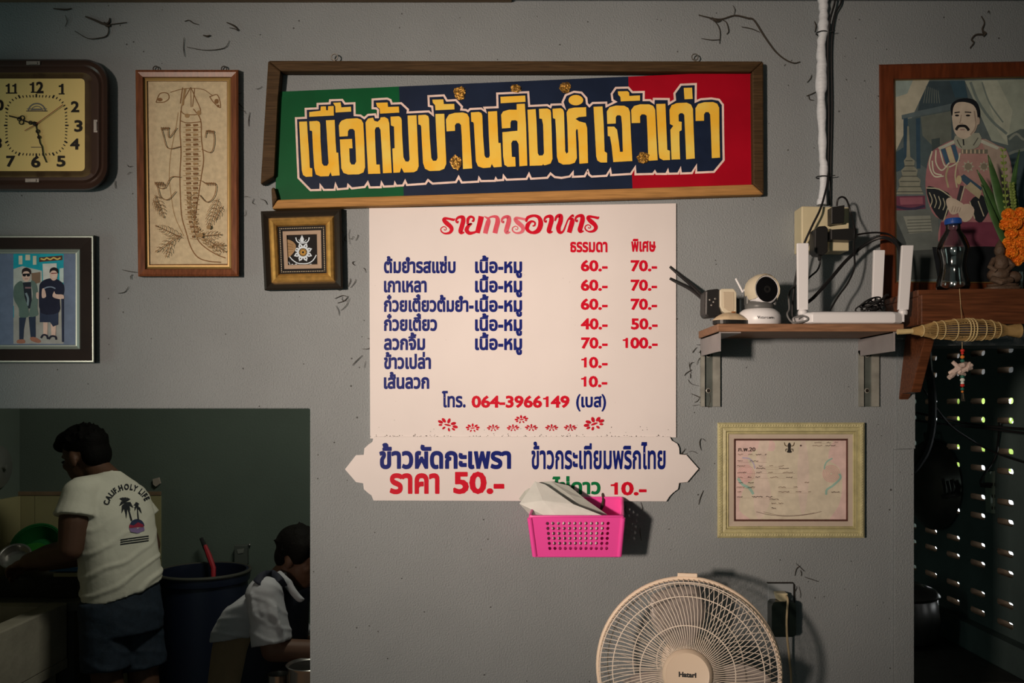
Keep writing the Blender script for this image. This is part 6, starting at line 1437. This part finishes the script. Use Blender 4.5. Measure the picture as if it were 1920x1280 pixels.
sm2, so2 = melt(sh, 'shirt', mat('pale_grey_blue_cotton', (0.40, 0.40, 0.42), 0.85, noise=0.1, nscale=14, bump=0.4, bscale=30), p2, 0.006, 5, creases(P(490, 1150, 1.12), r2, .75, 1.20, .006, .6, .07))
tr3 = MB(); trunk(tr3, [(P(484, 1168, 1.13), r2*.175, f2*.125), (P(482, 1215, 1.13), r2*.18, f2*.14), (Vector((hx, 1.13, .52)), r2*.19, f2*.16), (Vector((hx, 1.13, .43)), r2*.18, f2*.15)])
for sd_ in (-1, 1):
    hp = Vector((hx, 1.12, hipz))+r2*.09*sd_; kn = hp+Vector((.80, .46, 0))*.36+r2*.07*sd_+Z*.06; tr3.tube([hp, kn, Vector((kn.x-.02, kn.y, .30))], [.10, .076, .074], 18); tr3.ell(kn, .078, .078, .078, 14, 10)
melt(tr3, 'trousers', mat('tan_trousers', (0.22, 0.15, 0.085), 0.85, noise=0.15, nscale=12), p2, 0.008, 4)
bv2 = BVHTree.FromPolygons(sm2.v, sm2.f)
def strip(mb, pts, w, lift):
    rows = []
    for a, b, c in pts:
        d = (P(a, b, c)-CAM0).normalized(); h = bv2.ray_cast(CAM0, d); q = h[0]-d*lift if h[0] is not None else P(a, b, c)
        rows.append(q)
    rows = smoothline(rows, 4); k = len(rows); vs = []
    for i in range(k):
        t = (rows[min(k-1, i+1)]-rows[max(0, i-1)]).normalized(); n = Vector((-t.z, 0, t.x)).normalized()
        vs += [rows[i]+n*w/2+Vector((0, .004, 0)), rows[i]-Vector((0, .003, 0)), rows[i]-n*w/2+Vector((0, .004, 0))]
    mb.add(vs, [(3*i+j, 3*i+j+1, 3*i+j+4, 3*i+j+3) for i in range(k-1) for j in (0, 1)])
M_apron = mat('dark_navy_apron', (0.016, 0.018, 0.030), 0.8, noise=0.2, nscale=20)
m = MB(); strip(m, [(484, 1094, .99), (494, 1083, .98), (508, 1079, .97), (521, 1090, .95), (532, 1108, .93), (541, 1130, .92)], .044, .006)
ap = m.build('apron_strap', M_apron, p2, True); s_ = ap.modifiers.new('t', 'SOLIDIFY'); s_.thickness = .004
m = MB(); front = []
for i, (c, u, v) in enumerate([(Vector((hx, 1.11, .62)), r2*.20, f2*.17), (P(490, 1200, 1.12), r2*.185, f2*.155+Z*.03), (P(500, 1150, 1.11), r2*.150, f2*.150+Z*.04), (P(512, 1118, 1.10), r2*.105, f2*.145+Z*.04)]):
    front.append([c+u*math.sin(t)+v*math.cos(t)*1.08 for t in [-1.15+2.3*j/14 for j in range(15)]])
m.add([q for r in front for q in r], [(15*i+j, 15*i+j+1, 15*i+j+16, 15*i+j+15) for i in range(3) for j in range(14)])
ap = m.build('apron', M_apron, p2, True); s_ = ap.modifiers.new('t', 'SOLIDIFY'); s_.thickness = .006; s_.offset = 1
ha = MB(); ha.ell(T2(0, -.020, .050), .077, .092, .075, 20, 12, R2); ha.ell(T2(0, -.055, .000), .065, .045, .060, 16, 10, R2); ha.ell(T2(0, .046, .088), .058, .046, .028, 14, 10, R2)
for sx in (-1, 1): ha.ell(T2(sx*.070, .012, .040), .018, .040, .045, 12, 8, R2)
for i in range(60):
    a = random.uniform(0, 2*PI); e_ = random.uniform(-.3, 1.45); b0 = T2(.077*math.cos(a)*math.cos(e_), -.028+.092*math.sin(a)*math.cos(e_), .045+.077*math.sin(e_)); dd = (b0-H2).normalized()
    if (b0-H2).dot(hf2) < 0.05: ha.tube([b0-dd*.012, b0+dd*random.uniform(.006, .018)], [.010, .003], 6)
melt(ha, 'hair', M_hair, p2, 0.006, 2)
for sx in (-1, 1):
    m = MB(); m.ell(T2(sx*.032, .073, .008), .011, .006, .005, 10, 6, R2); m.build('eye', M_eye, p2, True)
st = empty('low_stool', (hx, 1.13, 0), 'low wooden stool under the seated person', 'stool')
m = MB(); m.box((hx-.17, .98, .362), (hx+.17, 1.28, .392)); m.build('seat', M_shelfw, st, bevel=.004)
for x in (-.15, .12):
    for y in (1.0, 1.23): m = MB(); m.box((hx+x, y, 0), (hx+x+.03, y+.03, .365)); m.build('leg', M_shelfw, st)
# ------------------------------------------------------------------ kitchen furniture
M_conc = mat('worn_cream_concrete', (0.36, 0.33, 0.26), 0.8, noise=0.3, nscale=7, bump=0.4, bscale=40)
trg = empty('wash_trough', (-2.12, 1.0, 0), 'raised cream concrete washing trough along the left kitchen wall', 'sink')
tz1, tz0, txr, ty1, ty0 = 0.80, 0.52, -1.92, 1.60, 0.35
m = MB(); m.box((-2.345, ty0, tz0), (txr, ty1, tz0+.04)); m.build('trough_floor', M_conc, trg)
for a, b in (((txr-.085, ty0, tz0+.04), (txr, ty1, tz1)), ((-2.345, ty0, tz0+.04), (-2.28, ty1, tz1)), ((-2.28, ty1-.08, tz0+.04), (txr-.085, ty1, tz1)), ((-2.28, ty0, tz0+.04), (txr-.085, ty0+.08, tz1))):
    m = MB(); m.box(a, b); m.build('trough_wall', M_conc, trg, bevel=.006)
for y in (ty0+.02, ty1-.16): m = MB(); m.box((-2.3, y, 0), (txr-.03, y+.12, tz0)); m.build('pier', M_conc, trg)
ct = empty('kitchen_counter', (-2.1, 1.80, 0), 'dark counter in the kitchen corner behind the wash trough', 'counter')
m = MB(); m.box((-2.335, 1.605, .76), (-1.88, 1.982, .80)); m.build('top', mat('dark_stone_top', (0.10, 0.10, 0.085), 0.5, noise=.2), ct, bevel=.004)
m = MB(); m.box((-2.33, 1.62, 0), (-1.90, 1.98, .76)); m.build('carcass', mat('dark_stone_side', (0.06, 0.06, 0.05), 0.7, noise=.2), ct)
M_gr = mat('bright_green_plastic', (0.06, 0.42, 0.06), 0.35); M_gr2 = mat('deep_green_plastic', (0.015, 0.16, 0.04), 0.35)
M_st = mat('stainless_steel', (0.45, 0.44, 0.42), 0.22, 0.9)
gb = empty('green_basin', P(68, 1050, 1.80), 'green plastic basin tilted up on the counter behind the washing hands', 'basin')
gax = Vector((.15, -.80, .55)); gc = P(68, 1022, 1.83)
m = MB(); m.lathe([(0.001, -.075), (.07, -.075), (.098, -.02), (.105, 0), (.112, .002), (.110, -.004), (.100, -.005), (.093, -.022), (.066, -.070), (.001, -.070)], gc, gax, 32, cap=False); m.build('bowl', M_gr2, gb, True)
sv = MB(); sv.lathe([(0.001, -.045), (.05, -.04), (.072, -.01), (.078, .0), (.075, -.003), (.068, -.012), (.047, -.037), (.001, -.041)], gc+Vector((0, -.05, -.035)), Vector((.05, -.55, .8)), 28, cap=False)
tag(sv.build('sieve', M_gr, None, True), 'bright green plastic sieve lying in front of the green basin', 'sieve')
pn = MB(); pn.lathe([(0.001, -.04), (.055, -.04), (.062, 0), (.066, .001), (.059, -.002), (.052, -.036), (.001, -.036)], P(28, 1042, 1.60), Vector((.2, -.7, .7)), 28, cap=False)
tag(pn.build('steel_bowl', M_st, None, True), 'small steel bowl held at the far left, beside the green basin', 'bowl')
for nm, c_, x0, x1, y0, y1, lb in (('tray', mat('blue_plastic', (0.02, 0.16, 0.36), .4), 96, 152, 1062, 1070, 'blue plastic tray on top of the stack on the counter behind the standing person'), ('tray', mat('cream_plastic_tray', (0.42, 0.38, 0.22), .5), 104, 152, 1072, 1080, 'cream plastic tray under the blue one on the counter')):
    a_ = P(x0, y0, 1.72); b_ = P(x1, y1, 1.72); m = MB(); m.box((a_.x, 1.70, b_.z), (b_.x, 1.90, a_.z)); tag(m.build(nm, c_, None, bevel=.003), lb, 'tray')
m = MB(); a_ = P(100, 1081, 1.72); m.box((a_.x-.02, 1.69, .801), (P(150, 0, 1.72).x, 1.92, a_.z)); tag(m.build('dish_crate', mat('dark_crate', (0.03, 0.03, 0.025), .7), None, bevel=.004), 'dark crate under the trays on the counter', 'crate')
m = MB(); m.box((-2.31, 1.70, .801), (-2.06, 1.975, .88)); tag(m.build('dish_stack_crate', mat('dark_crate', (0.03, 0.03, 0.025), .7), None, bevel=.004), 'dark low crate carrying the green basin in the kitchen corner', 'crate')
brl = empty('water_barrel', (-1.395, 1.785, 0), 'big dark blue plastic water barrel behind the standing person', 'barrel')
m = MB(); bz = .905
m.lathe([(r*.81, h) for r, h in [(.001, .001), (.20, .001), (.215, .03), (.235, .25), (.242, .5), (.24, .78), (.235, bz-.05), (.247, bz-.045), (.25, bz-.02), (.247, bz), (.228, bz), (.225, bz-.05), (.225, .1), (.001, .08)]], (-1.395, 1.785, 0), (0, 0, 1), 48, cap=False); m.build('drum', mat('dark_blue_plastic', (0.009, 0.013, 0.028), 0.4, spec=.4), brl, True)
m = MB(); m.tube([Vector((-1.395+.201*math.cos(t), 1.785+.201*math.sin(t), bz-.004)) for t in [2*PI*i/48 for i in range(48)]], .008, 8, True); m.build('rim', mat('scuffed_rim', (0.05, 0.05, 0.04), .6), brl, True)
m = MB(); m.lathe([(.001, 0), (.18, 0)], (-1.395, 1.785, bz-.16), (0, 0, 1), 40); m.build('water', mat('dark_water', (0.01, 0.012, 0.012), 0.05), brl)
bs = empty('scrub_brush', P(385, 1055, 1.92), 'red and dark handled brush standing at the back of the water barrel', 'brush')
m = MB(); m.tube([P(377, 1008, 1.945), P(384, 1024, 1.94), P(392, 1042, 1.93)], [.008, .011, .011], 8); m.build('dark_handle', M_blkp, bs, True)
m = MB(); m.tube([P(384, 1022, 1.94), P(392, 1042, 1.93), P(400, 1064, 1.90), P(400, 1100, 1.88)], [.010, .013, .012, .010], 8); m.build('red_handle', mat('red_plastic', (0.35, 0.02, 0.03), .4), bs, True)
so3 = empty('kitchen_outlet', P(452, 1060, 2.0), 'grey outlet box low on the kitchen back wall above the barrel', 'outlet')
m = MB(); m.pp([(439, 1022), (463, 1022), (463, 1058), (439, 1058)], 1.965, 1.999); m.build('box', mat('dark_grey_box', (0.07, 0.08, 0.07), .6), so3, bevel=.003)
m = MB(); m.pp([(444, 1030), (458, 1028), (456, 1036), (446, 1038)], 1.962, 1.966); m.build('cover', mat('mid_grey_cover', (0.16, 0.17, 0.15), .5), so3)
m = MB(); m.ell(P(468, 1021, 1.992), .006, .006, .006, 10, 6); tag(m.build('wall_hook', M_st, None, True), 'tiny shiny metal hook on the kitchen wall beside the outlet box', 'hook')
m = MB(); m.lathe([(.001, .0), (.09, .002), (.10, .008), (.095, .016), (.04, .030), (.012, .034), (.012, .05), (.001, .052)], (-2.345, 1.80, 1.37), (1, -.05, 0), 32)
tag(m.build('pan_lid', mat('dull_aluminium', (0.22, 0.23, 0.21), .45, .6), None, True), 'dull grey round pan lid hanging on the kitchen wall at the far left', 'lid')
m = MB(); m.pp([(286, 898), (297, 895), (300, 906), (292, 912), (287, 908)], 1.985, 1.999); tag(m.build('wall_hook', mat('pale_hook', (0.35, 0.30, 0.25), .6), None), 'small pale plastic hook on the kitchen wall above the tiles', 'hook')
# pots by the seated person, on a low table
tb_ = empty('low_table', (-.62, .80, 0), 'low table in front of the seated person, holding the steel pot', 'table')
m = MB(); m.box((-.86, .62, .57), (-.42, .98, .60)); m.build('top', M_shelfw, tb_, bevel=.003)
for x, y in ((-.84, .64), (-.47, .64), (-.84, .93), (-.47, .93)): m = MB(); m.box((x, y, 0), (x+.03, y+.03, .57)); m.build('leg', M_shelfw, tb_)
m = MB(); c_ = (P(582, 0, .82).x, .82, .601); zt2 = P(0, 1244, .82).z
m.lathe([(.001, 0), (.06, 0), (.072, .012), (.076, zt2-.612), (.083, zt2-.602), (.080, zt2-.600), (.072, zt2-.608), (.068, .015), (.001, .008)], c_, (0, 0, 1), 36, cap=False)
tag(m.build('steel_pot', M_st, None, True), 'shiny steel pot at the edge of the opening in front of the seated person', 'pot')
m = MB(); c_ = (P(522, 0, .86).x, .86, .601); zt2 = P(0, 1262, .86).z
m.lathe([(.001, 0), (.030, 0), (.036, zt2-.605), (.039, zt2-.601), (.035, zt2-.603), (.028, .006), (.001, .006)], c_, (0, 0, 1), 28, cap=False)
tag(m.build('steel_cup', M_st, None, True), 'small dark steel cup left of the shiny steel pot', 'cup')
# ------------------------------------------------------------------ cobwebs and dust strands on the wall
M_web = mat('dusty_cobweb', (0.045, 0.038, 0.030), 0.95)
def web(strands, label, group='cobwebs on the wall'):
    mb = MB()
    for pts, r in strands: mb.tube(smoothline([P(a, b, -0.003-0.002*random.random()) for a, b in pts], 4), [r*sc(0)*(.55+.45*math.sin(PI*i/(4*(len(pts)-1)))) for i in range(4*(len(pts)-1)+1)], 5)
    return tag(mb.build('cobweb', M_web, None, True), label, 'cobweb', group)
random.seed(31)
web([([(160, 31), (178, 38), (195, 45), (204, 42), (206, 34)], 2.4), ([(170, 33), (190, 44), (203, 52), (201, 66), (188, 71), (165, 72), (140, 58)], 1.0), ([(204, 46), (222, 44), (238, 42)], 1.0), ([(100, 16), (122, 18), (134, 16)], 1.6), ([(122, 28), (126, 40), (122, 50)], .7), ([(195, 42), (200, 48), (207, 48)], 3.0)], 'dark cobweb strand at the top left, right of the clock top')
web([([(346, 40), (354, 38), (362, 43), (372, 46)], 1.0), ([(425, 42), (438, 48), (448, 57)], 1.6), ([(430, 52), (440, 54), (446, 58)], .8), ([(381, 66), (388, 68), (394, 66)], 1.8), ([(345, 70), (344, 90), (346, 106)], .7), ([(350, 88), (385, 94), (420, 90), (430, 76)], .7)], 'faint dusty strands above the crocodile picture')
web([([(1310, 28), (1330, 33), (1352, 36), (1378, 29), (1402, 34), (1414, 38), (1432, 66), (1452, 94), (1470, 110), (1488, 118), (1500, 116)], 1.7), ([(1326, 32), (1342, 42), (1350, 58), (1349, 82)], .9), ([(1352, 36), (1362, 42), (1366, 58), (1362, 64)], 1.0), ([(1335, 33), (1345, 40), (1352, 38)], 2.2), ([(1390, 50), (1410, 54), (1424, 60)], .8), ([(1315, 72), (1335, 75), (1350, 74)], .8), ([(1376, 28), (1378, 18), (1374, 10)], .6)], 'long dark cobweb crack line between shop sign and white conduit')
web([([(1840, 30), (1846, 42), (1842, 55), (1846, 64), (1830, 65), (1822, 74), (1826, 80), (1819, 90)], 1.8), ([(1842, 60), (1848, 62), (1844, 68)], 2.4), ([(1852, 24), (1854, 20), (1856, 26)], .8)], 'short dark squiggly cobweb above the portrait')
web([([(1513, 155), (1520, 147), (1522, 140)], .9), ([(1512, 180), (1522, 176), (1530, 172)], 1.0), ([(1516, 178), (1518, 186), (1526, 188)], .8), ([(1528, 60), (1530, 48), (1527, 40)], 1.2)], 'small wisps of cobweb left of the white conduit')
st_ = []
for x, y, n in ((470, 200, 3), (650, 430, 7), (665, 500, 4), (480, 370, 4), (655, 560, 4), (1300, 690, 6), (1310, 740, 5), (1300, 830, 5), (1330, 900, 3), (1180, 965, 5), (1480, 1080, 3), (1500, 1075, 3), (235, 330, 3), (470, 160, 2), (240, 520, 3), (1625, 560, 2), (1310, 660, 5), (680, 660, 4), (620, 555, 4), (1280, 860, 3)):
    for i in range(n):
        x0 = x+random.uniform(-22, 22); y0 = y+random.uniform(-26, 26); a = random.uniform(0, PI); L_ = random.uniform(8, 30)
        st_.append(([(x0, y0), (x0+L_*.5*math.cos(a)+random.uniform(-4, 4), y0+L_*.5*math.sin(a)+random.uniform(-4, 4)), (x0+L_*math.cos(a), y0+L_*math.sin(a))], random.uniform(.35, .8)))
o = web(st_, 'thin dusty cobweb threads scattered over the grey wall around boards and brackets', None); o['kind'] = 'stuff'; o.name = 'dust_threads'
if 'group' in o: del o['group']
